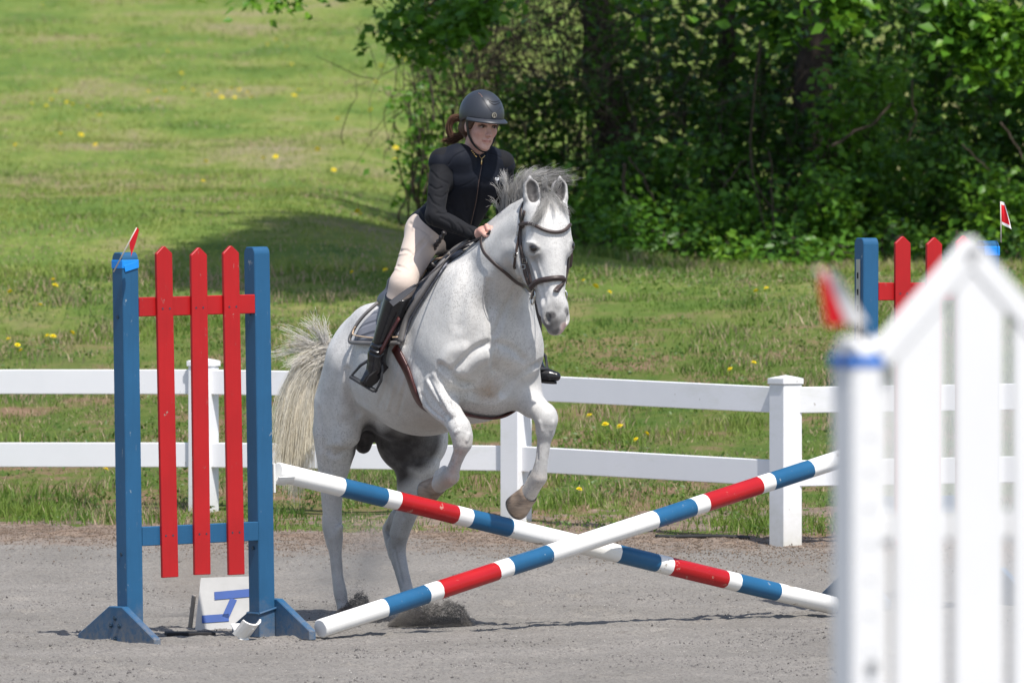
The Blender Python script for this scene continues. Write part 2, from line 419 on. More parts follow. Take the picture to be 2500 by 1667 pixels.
# px, Y, base row, cap row, upper rail top, lower rail top
FP = [(-1330, 49.9, 1278, 876, 903, 1081), (-420, 49.3, 1276, 874, 902, 1080), (497, 48.4, 1280, 873, 902, 1080), (1260, 47.4, 1283, 888, 914, 1088),
      (1918, 45.8, 1330, 915, 945, 1124), (2535, 45.7, 1322, 892, 935, 1112), (3300, 45.3, 1325, 900, 930, 1110), (4200, 44.8, 1330, 900, 930, 1112)]
P3 = [A((p[0]-1250)*p[1]/FPX, p[1], 0) for p in FP]
fence = empty('fence', (P3[2][0], P3[2][1], zat(FP[2][2], FP[2][1])), 'white vinyl two rail fence with capped posts along the arena edge', 'fence')
ANG = [.33, .4, .58, .68, .93, .35, .12, .1]
for i, (p, q) in enumerate(zip(FP, P3)):
    Y = p[1]; zb = zat(p[2], Y)-.12; zt = zat(p[3], Y); a = -ANG[i]
    ax = A((math.cos(a), math.sin(a), 0), (-math.sin(a), math.cos(a), 0), (0, 0, 1)); wd = .127
    body = MB(); body.bevel_box((q[0], q[1], (zb+zt-.05)/2), (wd, wd, zt-.05-zb), ax, .004)
    po = body.build('post', VINYL, fence)
    c = MB(); c.bevel_box((q[0], q[1], zt-.034), (wd+.014, wd+.014, .032), ax, .004)
    s = (wd+.014)/2-.001; z0 = zt-.018
    C = [A(q[0], q[1], z0)+ax[0]*u*s+ax[1]*v*s for u, v in ((-1, -1), (1, -1), (1, 1), (-1, 1))]+[A(q[0], q[1], zt)]
    c.add(C, [(0, 1, 4), (1, 2, 4), (2, 3, 4), (3, 0, 4)])
    co = c.build('cap', VINYL, None, loc=fence['base']); co.location = (0, 0, 0); sub(co, po)
for i in range(len(FP)-1):
    for k in (4, 5):
        a = P3[i].copy(); b = P3[i+1].copy(); hr = .14
        a[2] = zat(FP[i][k], FP[i][1])-hr/2; b[2] = zat(FP[i+1][k], FP[i+1][1])-hr/2
        t = unit(b-a); sd_ = unit(np.cross(t, A(0, 0, 1))); up = np.cross(sd_, t)
        m = MB(); L = np.linalg.norm(b-a); m.bevel_box((a+b)/2, (L-.06, .038, hr), A(t, sd_, up), .004)
        m.build('rail', VINYL, fence)

# ------------------------------------------------------------------ jump standards
def wing_axes(ang, lean):
    a = math.radians(ang); x = A(math.cos(a), math.sin(a), 0); y = A(-math.sin(a), math.cos(a), 0); z = A(0, 0, 1)
    l = math.radians(lean); x2 = x*math.cos(l)+z*math.sin(l); z2 = z*math.cos(l)-x*math.sin(l)
    return A(x2, y, z2)
def at(base, ax, u, v, w_): return base+ax[0]*u+ax[1]*v+ax[2]*w_
def post_poly(wd, h):
    hw = wd/2; c = .028; return [(-hw, -.0), (hw, -.0), (hw, h-c), (hw-.006, h-.012), (hw-.018, h), (-hw+.018, h), (-hw+.006, h-.012), (-hw, h-c)]
def standard(base, ax, sgn, name_label, postx, post_h, flip):
    """painted wing: posts at u=0 (jump side) and u=postx"""
    e = empty('jump_standard', base, *name_label)
    S = .089
    for u, h in ((0.0, post_h), (postx, post_h-.012)):
        m = MB(); m.prism(post_poly(S, h), S, at(base, ax, u, 0, 0), A(ax[1], ax[0], ax[2]), .004); m.build('post', BLUE, e)
    u0, u1 = sorted((0.0, postx)); u0 += S/2; u1 -= S/2
    m = MB(); m.bevel_box(at(base, ax, (u0+u1)/2, -S/2+.0175, 1.565), (u1-u0, .038, .089), ax, .003); m.build('rail', RED, e)
    m = MB(); m.bevel_box(at(base, ax, (u0+u1)/2, -S/2+.0175, .50), (u1-u0, .038, .089), ax, .003); m.build('rail', BLUE, e)
    hw = .0445
    for k, t in enumerate((.25, .502, .755)):
        u = postx*t; zb = (.302, .31, .305)[k]; zt = (1.84, 1.835, 1.845)[k]
        tilt = math.radians((.25, -.2, .35)[k])
        a2 = A(ax[0]*math.cos(tilt)+ax[2]*math.sin(tilt), ax[1], ax[2]*math.cos(tilt)-ax[0]*math.sin(tilt))
        m = MB(); m.prism([(-hw, zb-1), (hw, zb-1), (hw, zt-.034-1), (.004, zt-1), (-.004, zt-1), (-hw, zt-.034-1)], .019, at(base, ax, u, -S/2-.0105, 1.0), a2, .0025)
        o = m.build('picket', RED, e)
        m = MB()
        for z in (1.555, .50):
            for du in (-.02, .02): m.tube([at(base, ax, u+du, -S/2-.018, z), at(base, ax, u+du, -S/2-.0215, z)], .0045, 8)
        n = m.build('nail_heads', BOLT, None, loc=base); n.location = (0, 0, 0); n['kind'] = 'stuff'; sub(n, o)
    for u, s in ((0.0, 1 if postx < 0 else -1), (postx, -1 if postx < 0 else 1)):
        prof = [(-.32, .0), (.32, .0), (.32, .045), (.055, .185), (-.055, .185), (-.32, .045)]
        m = MB(); uu = u+s*(S/2+.0205)
        m.prism(prof, .038, at(base, ax, uu, 0, -.006), A(ax[1], ax[0], ax[2]), .004)
        f = m.build('foot', BLUE, e)
        us = uu+s*.019
        for dy, dz in ((0, .125), (-.035, .09), (.035, .09), (0, .03)):
            m = MB(); m.tube([at(base, ax, us-.002*s, dy, dz), at(base, ax, us+.006*s, dy, dz)], .011, 8); m.tube([at(base, ax, us, dy, dz), at(base, ax, us+.011*s, dy, dz)], .005, 6)
            b = m.build('bolt', BOLT, None, loc=base); b.location = (0, 0, 0); sub(b, f)
    # keyhole track on the jump side
    s = 1 if postx < 0 else -1
    m = MB(); m.bevel_box(at(base, ax, s*(S/2+.004), 0, .95), (.006, .034, 1.55), ax, .001)
    m.build('cup_track', METAL, e)
    m = MB()
    for k in range(18): m.bevel_box(at(base, ax, s*(S/2+.0065), 0, .25+k*.082), (.004, .014, .03), ax, .001)
    kh = m.build('keyhole_row', plain('hole_black', (.012, .012, .013), .8) if 'hole_black' not in bpy.data.materials else bpy.data.materials['hole_black'], e); kh['kind'] = 'stuff'
    for z in (.42, 1.52):
        for u in (0, postx):
            m = MB(); m.tube([at(base, ax, u-S/2+.001, .0, z), at(base, ax, u-S/2-.004, .0, z)], .009, 8); m.build('bolt', BOLT, e)
    return e
AXL = wing_axes(36.5, 1.0); BL = A((640.5-1250)*40.1/FPX, 40.1, 0.0)
left = standard(BL, AXL, 1, ('blue and red picket jump wing with blue tape, left of the horse', 'jump standard', 'blue and red jump wings'), -.745, 1.832, False)
AXR = wing_axes(29.5, -.2); BR = A((2113-1250)*42.5/FPX, 42.5, 0.04)
right = standard(BR, AXR, -1, ('blue and red picket jump wing partly hidden behind the blurred white wing', 'jump standard', 'blue and red jump wings'), .714, 1.832, True)
def tape_ring(e, base, ax, u, z, hgt, mat=TAPE, S=.089):
    m = MB(); o = S/2+.0025
    m.bevel_box(at(base, ax, u, 0, z), (2*o, 2*o, hgt), ax, .004); return m.build('tape', mat, e)
tape_ring(left, BL, AXL, -.745, 1.765, .042); tape_ring(right, BR, AXR, .714, 1.768, .05)
m = MB(); m.bevel_box(at(BL, AXL, -.745, -.049, 1.753), (.075, .003, .03), A(unit(AXL[0]+.25*AXL[2]), AXL[1], unit(AXL[2]-.25*AXL[0])), .001); m.build('tape', TAPE, left)
# rope round the foot of the jump-side post
m = MB(); r_ = .0495; C4 = [at(BL, AXL, u*r_, v*r_, .125+.012*u) for u, v in ((-1, -1), (1, -1), (1, 1), (-1, 1), (-1, -1))]
m.tube(C4, .006, 6); m.build('rope', BLUE, left)

# ------------------------------------------------------------------ marker flags
FRED = plain('red_flag_cloth', (.62, .012, .02), .8, .2, var=.12); FWH = plain('white_flag_cloth', (.8, .78, .77), .8, .2)
STK = plain('flag_stick', (.55, .5, .44), .6)
def flag(base, P0, P1, cloth, label, mats, rad=.0035, white_edge=False):
    e = empty('marker_flag', P0, label, 'flag', 'small flags on the jump wings')
    m = MB(); m.tube([P0, (np.array(P0)+P1)/2, P1], rad, 8); m.build('stick', STK, e, smooth=True)
    # cloth grid: rows run down the stick from the tip, columns away from it
    V = []; F = []; mi = []; nu, nv = cloth.shape[:2]
    for s in (-.0006, .0006):
        for i in range(nu):
            for j in range(nv): V.append(cloth[i, j]+A(0, s, 0))
    for s in range(2):
        o = s*nu*nv
        for i in range(nu-1):
            for j in range(nv-1):
                q = (o+i*nv+j, o+i*nv+j+1, o+(i+1)*nv+j+1, o+(i+1)*nv+j)
                F.append(q if s else q[::-1])
                mi.append(int(j > nv*.30) if white_edge == 'half' else (1 if white_edge and (i == 0 or i >= nu-2 or j >= nv-2) else 0))
    mesh('cloth', V, F, mats, e, True, midx=mi)
    return e
def cloth_grid(C, nu=9, nv=7, amp=.012, dirn=(.3, -1, 0), fq=2.2, seed=0):
    """bilinear patch from four corner points (tip, tip-out, low-out, low) with folds"""
    C = [np.asarray(c, float) for c in C]; G = np.zeros((nu, nv, 3))
    for i in range(nu):
        for j in range(nv):
            u, v = i/(nu-1), j/(nv-1)
            p = (C[0]*(1-v)+C[1]*v)*(1-u)+(C[3]*(1-v)+C[2]*v)*u
            G[i, j] = p+unit(dirn)*amp*v*math.sin(fq*math.pi*v+3*u+seed)
    return G
YL = 39.52
flag(None, W(277, 664, YL), W(334, 556, YL-.06), cloth_grid([W(335, 555, YL-.06), W(339, 560, YL-.07), W(320, 628, YL-.12), W(316, 592, YL-.04)], amp=.012),
     'small red flag leaning on the taped post of the left blue wing', [FRED, FWH])
YR = at(BR, AXR, .714, -.06, 0)[1]
flag(None, W(2444, 592, YR), W(2443, 492, YR), cloth_grid([W(2443, 492, YR), W(2451, 494, YR), W(2470, 560, YR-.03), W(2446, 548, YR)], amp=.008, nu=9, nv=9),
     'small red and white flag upright on the far right blue wing', [FRED, FWH], .003, True)

# ------------------------------------------------------------------ jump poles
def pole(Pa, Pb, label, r=.045):
    e = (np.asarray(Pa), np.asarray(Pb)); L = np.linalg.norm(e[1]-e[0]); t = unit(e[1]-e[0])
    cuts = [0, .40, .67, .755, 1.125, 1.215, 1.475, 2.185, 2.445, 2.535, 2.905, 2.99, 3.26, 3.66]
    cols = [0, 1, 0, 2, 0, 1, 0, 1, 0, 2, 0, 1, 0]
    n = 28; N = unit(np.cross(t, A(0, 0, 1))); B = np.cross(t, N); th = np.linspace(0, 2*np.pi, n, endpoint=False)
    ring = np.cos(th)[:, None]*N+np.sin(th)[:, None]*B
    V = []; F = []; mi = []
    S = [(0.0, r-.005), (.005, r)]+[(c*L/3.66, r) for c in cuts[1:-1]]+[(L-.005, r), (L, r-.005)]
    rj = R.normal(0, .0008, (len(S), n))
    for q, (d, rr) in enumerate(S): V.append(e[0]+t*d+ring*(rr+rj[q])[:, None])
    V = np.concatenate(V)
    segc = [0]+cols+[0]
    for i in range(len(S)-1):
        for j in range(n):
            k = (j+1) % n; F.append((i*n+j, (i+1)*n+j, (i+1)*n+k, i*n+k)); mi.append(segc[i] if i < len(segc) else 0)
    F.append(tuple(range(n))); F.append(tuple((len(S)-1)*n+j for j in range(n))[::-1]); mi += [0, 0]
    o = mesh('jump_pole', V, F, [WHITEP, BLUEP, REDP], smooth=True, midx=mi, loc=e[0])
    for p in o.data.polygons:
        if len(p.vertices) > 4: p.use_smooth = False
    return tag(o, label, 'jump pole', 'striped poles crossed in the jump')
WHITEP = painted('pole_white', (.80, .79, .765), (.42, .37, .31), .62, .42, False, .05, 7, False)
BLUEP = painted('pole_blue', (.016, .10, .215), (.30, .34, .38), .645, .33, False, .12, 14, False)
REDP = painted('pole_red', (.40, .009, .012), (.45, .2, .16), .645, .30, False, .10, 14, False)
near_a = W(782, 1529, 39.92); near_b = W(2112, 1100, 42.42)
near_a[2] = .047
pole(near_a, near_b, 'striped pole with its left end on the sand, crossing in front of the other')
far_a = W(676, 1151, 40.16); far_b = W(2037, 1472, 42.3); far_b[2] = .05
pole(far_a, far_b, 'striped pole held in the left wing cup, right end on the sand')

# ------------------------------------------------------------------ jump cups
CUP = plain('white_plastic', (.74, .73, .70), .4, var=.08)
def cup(P, ax, label, lab=True):
    e = empty('jump_cup', P, label, 'jump cup', 'white plastic jump cups')
    V = []; F = []; n = 10; L = .09; ri = .049; ro = .057
    th = np.linspace(math.pi*1.12, math.pi*1.88, n)
    for u in (0, L):
        for rr in (ri, ro):
            for t in th: V.append(P+ax[0]*u+ax[1]*rr*math.cos(t)+ax[2]*rr*math.sin(t))
    def id_(a, b, i): return (a*2+b)*n+i
    for i in range(n-1):
        F += [(id_(0, 0, i), id_(0, 0, i+1), id_(1, 0, i+1), id_(1, 0, i)), (id_(0, 1, i), id_(1, 1, i), id_(1, 1, i+1), id_(0, 1, i+1)),
              (id_(0, 0, i), id_(0, 1, i), id_(0, 1, i+1), id_(0, 0, i+1)), (id_(1, 0, i), id_(1, 0, i+1), id_(1, 1, i+1), id_(1, 1, i))]
    F += [(id_(0, 0, 0), id_(1, 0, 0), id_(1, 1, 0), id_(0, 1, 0)), (id_(0, 0, n-1), id_(0, 1, n-1), id_(1, 1, n-1), id_(1, 0, n-1))]
    mesh('cradle', V, F, CUP, e)
    m = MB(); m.bevel_box(P-ax[0]*.006-ax[2]*.025, (.012, .05, .14), ax, .003); m.build('back_plate', CUP, e)
    m = MB(); m.tube([P-ax[0]*.0-ax[2]*.05+ax[1]*.0, P+ax[0]*.07-ax[2]*.056], .008, 6); m.build('rib', CUP, e)
    return e
Pc = at(BL, AXL, .0445+.016, -.0, 0); Pc = A(Pc[0], Pc[1], far_a[2]-.004)
cup(Pc, A(AXL[0], AXL[1], AXL[2]), 'white jump cup on the left wing holding the raised pole end')
cup(A(*(near_b-AXR[0]*.02)[:2], near_b[2]-.004)+AXR[0]*.03, A(-AXR[0], -AXR[1], AXR[2]), 'white jump cup on the far right wing holding the near pole')
ga = W(585, 1538, 39.85); ga[2] = .045
cup(ga, A(unit(A(.5, -.4, .65)), unit(A(.8, .6, 0)), unit(np.cross(unit(A(.5, -.4, .65)), unit(A(.8, .6, 0))))), 'loose white jump cup lying on the sand by the left wing')

# ------------------------------------------------------------------ letter board, rubber strip
GREYW = plain('weathered_white_board', (.44, .435, .425), .65, .3, var=.1, sc=5, bump=.15); OLDW = plain('grey_bare_wood', (.30, .27, .24), .8, .2, sc=9, bump=.3)
S0 = W(475, 1557, 40.75); S0[2] = -.01
e = empty('letter_board', S0, 'small white board taped with a blue letter, behind the left wing post', 'sign')
bx = unit(A(.93, .05, 0)); bz = unit(A(.13, .35, .93)); bz = unit(bz-bx*np.dot(bx, bz)*.6); by = unit(np.cross(bz, bx)); 
def bp(u, v, o=0.0): return S0+bx*u+bz*v-by*(-o)
if by[1] > 0: by = -by
def bp(u, v, o=0.0): return S0+bx*u+bz*v+by*o
m = MB(); Q = [bp(0, 0, 0), bp(.34, 0, 0), bp(.33, .285, 0), bp(.015, .275, 0)]; Q2 = [q-by*.018 for q in Q]
m.add(Q+Q2, [(0, 1, 2, 3), (7, 6, 5, 4), (0, 4, 5, 1), (1, 5, 6, 2), (2, 6, 7, 3), (3, 7, 4, 0)]); m.build('board', GREYW, e)
m = MB(); T0 = W(463, 1551, 40.9); T0[2] = -.01; up = unit(A(.12, -.12, .95))
m.bevel_box(T0+up*.085, (.02, .05, .18), A(unit(np.cross(A(0, 1, 0), up)), np.cross(up, unit(np.cross(A(0, 1, 0), up))), up), .003); m.build('rear_leg', OLDW, e)
def bar(u0, v0, u1, v1, wd):
    a, b = A(u0, v0), A(u1, v1); t = unit(b-a); n_ = A(-t[1], t[0])*wd/2
    q = [a-n_, b-n_, b+n_, a+n_]; V = [bp(*p, .002) for p in q]+[bp(*p, .0035) for p in q]
    return V, [(4, 5, 6, 7), (0, 1, 5, 4), (1, 2, 6, 5), (2, 3, 7, 6), (3, 0, 4, 7)]
m = MB()
for k, b_ in enumerate(((.085, .183, .27, .20, .040), (.178, .168, .143, .075, .034), (.032, .066, .16, .075, .038))): m.add(*bar(*b_))
m.build('tape_letter', TAPE_D, e)
rb = MB(); c0 = W(464, 1560, 40.15); c0[2] = .012
rb.bevel_box(c0, (.23, .16, .02), A(unit(A(.98, .12, 0)), unit(A(-.12, .98, 0)), A(0, 0, 1)), .004)
tag(rb.build('rubber_mat', plain('black_rubber', (.025, .024, .025), .8, .2), None, loc=c0), 'flat black rubber strip on the sand between the left wing feet', 'mat')

# ------------------------------------------------------------------ near white wing (far out of focus)
YN = 13.7; KK = YN/20.2; AXN = wing_axes(35.5, 0); BN = A((2093-1250)*YN/FPX, YN, 0.0)
NW = painted('near_white_paint', (.70, .70, .70), (.6, .58, .55), .76, .5, False, .03)
e = empty('jump_standard', BN, 'blurred white peaked picket jump wing close to the camera', 'jump standard')
S = .089*KK; wing = .615*KK
def zn(py): return HC-(py-HY)*YN/FPX
zpost = zn(822)
for u in (0, wing):
    m = MB(); m.prism(post_poly(S, zpost), S, at(BN, AXN, u, 0, 0), A(AXN[1], AXN[0], AXN[2]), .005); po = m.build('post', NW, e)
    m = MB()
    for k in range(17): m.tube([at(BN, AXN, u+.002, -S/2+.001, zpost-.155-k*.0572), at(BN, AXN, u+.002, -S/2-.003, zpost-.155-k*.0572)], .0055, 8)
    pl = m.build('hole_row', plain('plug_grey', (.66, .66, .66), .5) if 'plug_grey' not in bpy.data.materials else bpy.data.materials['plug_grey'], None, loc=BN); pl.location = (0, 0, 0); sub(pl, po); pl['kind'] = 'stuff'
    m = MB(); m.tube([at(BN, AXN, u+.002, -S/2+.001, zn(1622)), at(BN, AXN, u+.002, -S/2-.010, zn(1622))], .009, 10); bo = m.build('bolt', METAL, None, loc=BN); bo.location = (0, 0, 0); sub(bo, po)
u0, u1 = S/2, wing-S/2; mid = (u0+u1)/2; zp = zn(615); zs = zn(868)
for (a, b) in (((u0-.004, zs), (mid, zp)), ((u1+.004, zs), (mid, zp))):
    A0 = at(BN, AXN, a[0], -S/2+.004, a[1]); B0 = at(BN, AXN, b[0], -S/2+.004, b[1]); t = unit(B0-A0)
    m = MB(); m.bevel_box((A0+B0)/2+t*.004, (np.linalg.norm(B0-A0)+.02, .018, .044), A(t, AXN[1], np.cross(t, AXN[1])), .003); m.build('gable_rail', NW, e)
for z in (zn(1287), .28):
    m = MB(); m.bevel_box(at(BN, AXN, mid, -S/2+.022, z), (u1-u0, .018, .044), AXN, .003); m.build('rail', NW, e)
hw = .077*KK
for k in range(3):
    u = (.158+k*.1795)*KK; du = hw
    zl, zr, zc = [zs+(zp-zs)*(1-abs(q_-mid)/(mid-u0))-.008 for q_ in (u-du, u+du, u)]
    poly = [(-hw, .2), (hw, .2), (hw, zr), (0, zc), (-hw, zl)]
    m = MB(); m.prism([(p[0], p[1]-1) for p in poly], .015, at(BN, AXN, u, -S/2+.007, 1.0), AXN, .003); m.build('picket', NW, e)
m = MB(); m.bevel_box(at(BN, AXN, u0+.012, -S/2+.026, 1.0), (.03, .012, 1.42), AXN, .002); m.build('stile', NW, e)
for u, s in ((0, -1), (wing, 1)):
    m = MB(); m.prism([(-.28, .0), (.28, .0), (.28, .04), (.045, .15), (-.045, .15), (-.28, .04)], .03, at(BN, AXN, u+s*(S/2+.0165), 0, -.006), A(AXN[1], AXN[0], AXN[2]), .004); m.build('foot', NW, e)
m = MB(); o_ = S/2+.003; m.bevel_box(at(BN, AXN, 0, 0, zn(882)), (2*o_, 2*o_, .019), AXN, .003); m.build('tape', plain('deep_blue_tape', (.006, .15, .55), .5), e)
YF = YN-.05
flag(None, W(2118, 838, YF), W(1994, 655, YF), cloth_grid([W(1994, 652, YF), W(2036, 664, YF-.015), W(2118, 788, YF-.02), W(2018, 796, YF)], amp=.005),
     'blurred red and white flag leaning from the near white wing post', [FRED, FWH], .005, 'half')
m_ = None
# ------------------------------------------------------------------ smooth solids: distance field -> one continuous skin
class SDF:
    def __init__(s, lo, hi, h):
        s.lo = np.asarray(lo, float); s.h = h
        s.n = np.ceil((np.asarray(hi)-s.lo)/h).astype(int)+1
        s.f = np.full(tuple(s.n), .4, np.float32)
    def box(s, lo, hi):
        a = np.clip(np.floor((lo-s.lo)/s.h).astype(int), 0, s.n-1); b = np.clip(np.ceil((hi-s.lo)/s.h).astype(int)+1, 1, s.n)
        sl = tuple(slice(i, max(j, i+1)) for i, j in zip(a, b))
        ax = [(s.lo[d]+s.h*np.arange(sl[d].start, sl[d].stop)).astype(np.float32) for d in range(3)]
        return sl, ax[0][:, None, None], ax[1][None, :, None], ax[2][None, None, :]
    def merge(s, sl, d, k, mode):
        f = s.f[sl]
        if mode == 'sub': d = -d; hh = np.clip(.5+.5*(d-f)/k, 0, 1); s.f[sl] = f*(1-hh)+d*hh+k*hh*(1-hh)
        else: hh = np.clip(.5+.5*(d-f)/k, 0, 1); s.f[sl] = d*(1-hh)+f*hh-k*hh*(1-hh)
    def chain(s, pr, k=.03, mode='add', grow=0.0):
        """round cones through [(point, radius), ...]"""
        P = np.array([p for p, r in pr]); r = np.array([q for p, q in pr], float)+grow
        m = k+3*s.h
        sl, X, Y, Z = s.box((P-r[:, None]).min(0)-m, (P+r[:, None]).max(0)+m); D = None
        for i in range(max(1, len(P)-1)):
            a = P[i]; b = P[min(i+1, len(P)-1)]; ba = b-a; q = max(float(ba@ba), 1e-9)
            t = np.clip(((X-a[0])*ba[0]+(Y-a[1])*ba[1]+(Z-a[2])*ba[2])/q, 0, 1).astype(np.float32)
            d = np.sqrt((X-a[0]-t*ba[0])**2+(Y-a[1]-t*ba[1])**2+(Z-a[2]-t*ba[2])**2)-(r[i]+(r[min(i+1, len(P)-1)]-r[i])*t)
            D = d if D is None else np.minimum(D, d)
        s.merge(sl, D, k, mode); return s
    def ell(s, c, rad, ax=None, k=.03, mode='add', grow=0.0):
        """ellipsoid at c, radii along the rows of ax"""
        c = np.asarray(c, float); rad = np.asarray(rad, float)+grow; ax = np.eye(3) if ax is None else np.asarray(ax)
        m = k+3*s.h; e = np.sqrt(((ax*rad[:, None])**2).sum(0))
        sl, X, Y, Z = s.box(c-e-m, c+e+m)
        k0 = 0; k1 = 0
        for i in range(3):
            u = ((X-c[0])*ax[i, 0]+(Y-c[1])*ax[i, 1]+(Z-c[2])*ax[i, 2])
            k0 = k0+(u/rad[i])**2; k1 = k1+(u/rad[i]**2)**2
        k0 = np.sqrt(k0); d = k0*(k0-1)/np.maximum(np.sqrt(k1), 1e-4)
        s.merge(sl, d.astype(np.float32), k, mode); return s
    def skin(s, smooth=2):
        f = s.f; ins = f < 0; n = s.n
        acc = np.zeros(tuple(n-1)+(3,), np.float32); cnt = np.zeros(tuple(n-1), np.uint8)
        c0 = (slice(0, -1),)*3
        mixed = np.zeros(tuple(n-1), bool); tot = np.zeros(tuple(n-1), np.uint8)
        for dx in (0, 1):
            for dy in (0, 1):
                for dz in (0, 1):
                    tot += ins[dx:n[0]-1+dx, dy:n[1]-1+dy, dz:n[2]-1+dz]
        mixed = (tot > 0) & (tot < 8)
        ci = np.argwhere(mixed); idx = np.full(tuple(n-1), -1, np.int32); idx[mixed] = np.arange(len(ci))
        P = np.zeros((len(ci), 3)); C = np.zeros(len(ci))
        cor = [(0, 0, 0), (1, 0, 0), (0, 1, 0), (1, 1, 0), (0, 0, 1), (1, 0, 1), (0, 1, 1), (1, 1, 1)]
        vals = [f[ci[:, 0]+a, ci[:, 1]+b, ci[:, 2]+c] for a, b, c in cor]
        for i in range(8):
            for ax in range(3):
                if cor[i][ax] == 0:
                    j = i | (1 << ax); va, vb = vals[i], vals[j]; m = (va < 0) != (vb < 0)
                    t = np.where(m, va/np.where(m, va-vb, 1), 0)
                    p = np.tile(np.array(cor[i], float), (len(ci), 1)); p[:, ax] += t
                    P[m] += p[m]; C[m] += 1
        V = (ci+P/C[:, None])*s.h+s.lo
        F = []
        for ax in range(3):
            u, v = [(1, 2), (2, 0), (0, 1)][ax]
            a = ins; sl0 = [slice(None)]*3; sl1 = [slice(None)]*3; sl0[ax] = slice(0, -1); sl1[ax] = slice(1, None)
            A_ = a[tuple(sl0)]; B_ = a[tuple(sl1)]; e = np.argwhere(A_ != B_)
            e = e[(e[:, u] > 0) & (e[:, v] > 0) & (e[:, u] < n[u]-1) & (e[:, v] < n[v]-1)]
            fl = A_[e[:, 0], e[:, 1], e[:, 2]]
            def ix(du, dv):
                q = e.copy(); q[:, u] -= du; q[:, v] -= dv; return idx[q[:, 0], q[:, 1], q[:, 2]]
            Q = np.stack([ix(1, 1), ix(0, 1), ix(0, 0), ix(1, 0)], -1)
            Q[~fl] = Q[~fl][:, ::-1]; F.append(Q)
        F = np.concatenate(F)
        if smooth:
            E = np.concatenate([F[:, [0, 1]], F[:, [1, 2]], F[:, [2, 3]], F[:, [3, 0]]])
            dg = np.bincount(E.ravel(), minlength=len(V)).astype(float)
            for _ in range(smooth):
                S_ = np.stack([np.bincount(E[:, 0], V[E[:, 1], d], len(V))+np.bincount(E[:, 1], V[E[:, 0], d], len(V)) for d in range(3)], -1)
                V = V*.45+.55*S_/np.maximum(dg, 1)[:, None]
        return V, F
def falloff(V, blobs):
    """0..1 mask: soft balls [(centre, radius, strength)], capsules [(a, b, radius, strength)]"""
    m = np.zeros(len(V))
    for q in blobs:
        if len(q) == 3: d = np.linalg.norm(V-q[0], axis=1)/q[1]; s_ = q[2]
        else:
            a, b = np.asarray(q[0]), np.asarray(q[1]); ba = b-a; t = np.clip(((V-a)@ba)/(ba@ba), 0, 1)
            d = np.linalg.norm(V-a-t[:, None]*ba, axis=1)/q[2]; s_ = q[3]
        m = np.maximum(m, s_*np.clip(1.6*(1-d), 0, 1))
    return m

# ------------------------------------------------------------------ the horse's frame: F forward, L its left, Z up
HO = A(-.652, 41.8, 0.0); HF = unit(A(.54, -.842, 0)); HL = A(.842, .54, 0)/np.linalg.norm(A(.842, .54)); HZ = A(0, 0, 1)
HAX = A(HF, HL, HZ)
def H(px, py, b):
    """local (a, b, c): the point at lateral offset b that the photo shows at (px, py)"""
    t = (px-1250)/FPX; a = (t*(HO[1]+HL[1]*b)-HO[0]-HL[0]*b)/(HF[0]-t*HF[1])
    Y = HO[1]+HF[1]*a+HL[1]*b
    return A(a, b, HC-(py-HY)*Y/FPX)
def toW(P): return HO+np.asarray(P) @ HAX
def toL(P): return (np.asarray(P)-HO) @ HAX.T
# ------------------------------------------------------------------ the horse
FINE = .0062
g = SDF((-.55, -.46, 0.0), (1.75, .50, 2.30), FINE)
a_ = A
# trunk
g.chain([(a_(-.04, 0, 1.27), .235), (a_(.14, 0, 1.27), .285), (a_(.42, 0, 1.255), .345), (a_(.64, 0, 1.31), .345), (a_(.80, 0, 1.38), .30)], .06)
g.chain([(H(905, 815, 0), .10), (a_(.25, 0, 1.49), .10), (a_(.62, 0, 1.66), .10), (a_(.86, 0, 1.70), .10)], .10)      # back, withers
# hindquarters
for s, hx in ((-1, [(888, 893, .195), (840, 985, .150), (822, 1050, .118), (819, 1095, .100), (812, 1170, .067), (810, 1225, .050)]),
              (1, [(955, 930, .20), (1000, 1020, .19), (1006, 1070, .178), (1016, 1125, .118), (1010, 1170, .085), (1001, 1225, .064)])):
    b0 = (.135, .165, .18, .18, .17, .16)
    g.chain([(H(x, y, s*b), r) for (x, y, r), b in zip(hx, b0)], .055)
g.chain([(H(858, 880, -.06), .115), (H(824, 985, -.12), .105), (H(815, 1060, -.14), .095)], .06)        # buttock
g.chain([(H(850, 985, -.2), .085), (H(846, 1060, -.2), .07)], .04)                                        # stifle
g.ell(H(905, 800, -.17), (.15, .07, .11), k=.08)                                                          # point of hip
# hind cannons
g.chain([(H(811, 1240, -.155), .046), (H(812, 1283, -.15), .049), (H(816, 1312, -.15), .044), (H(819, 1350, -.15), .0315), (H(824, 1405, -.15), .0285), (H(831, 1448, -.15), .034), (H(835, 1470, -.15), .030), (H(842, 1492, -.15), .036)], .022)
g.chain([(H(797, 1262, -.16), .022), (H(799, 1290, -.16), .022), (H(806, 1330, -.155), .018)], .02)
g.chain([(H(833, 1284, -.145), .014), (H(829, 1298, -.145), .013)], .025)
g.chain([(H(996, 1245, .155), .054), (H(978, 1292, .15), .050), (H(969, 1325, .15), .047), (H(970, 1352, .15), .042), (H(981, 1395, .15), .035), (H(993, 1440, .15), .033), (H(1001, 1465, .15), .040), (H(1006, 1484, .15), .033), (H(1014, 1502, .15), .038)], .022)
g.chain([(H(968, 1255, .15), .030), (H(944, 1290, .15), .024), (H(951, 1325, .15), .024), (H(960, 1358, .15), .022)], .022)   # point of hock
# sheath
g.chain([(H(893, 1050, .0), .055), (H(887, 1088, .0), .040)], .03)
g.chain([(H(915, 1005, -.02), .08), (H(960, 1030, .0), .09)], .05)
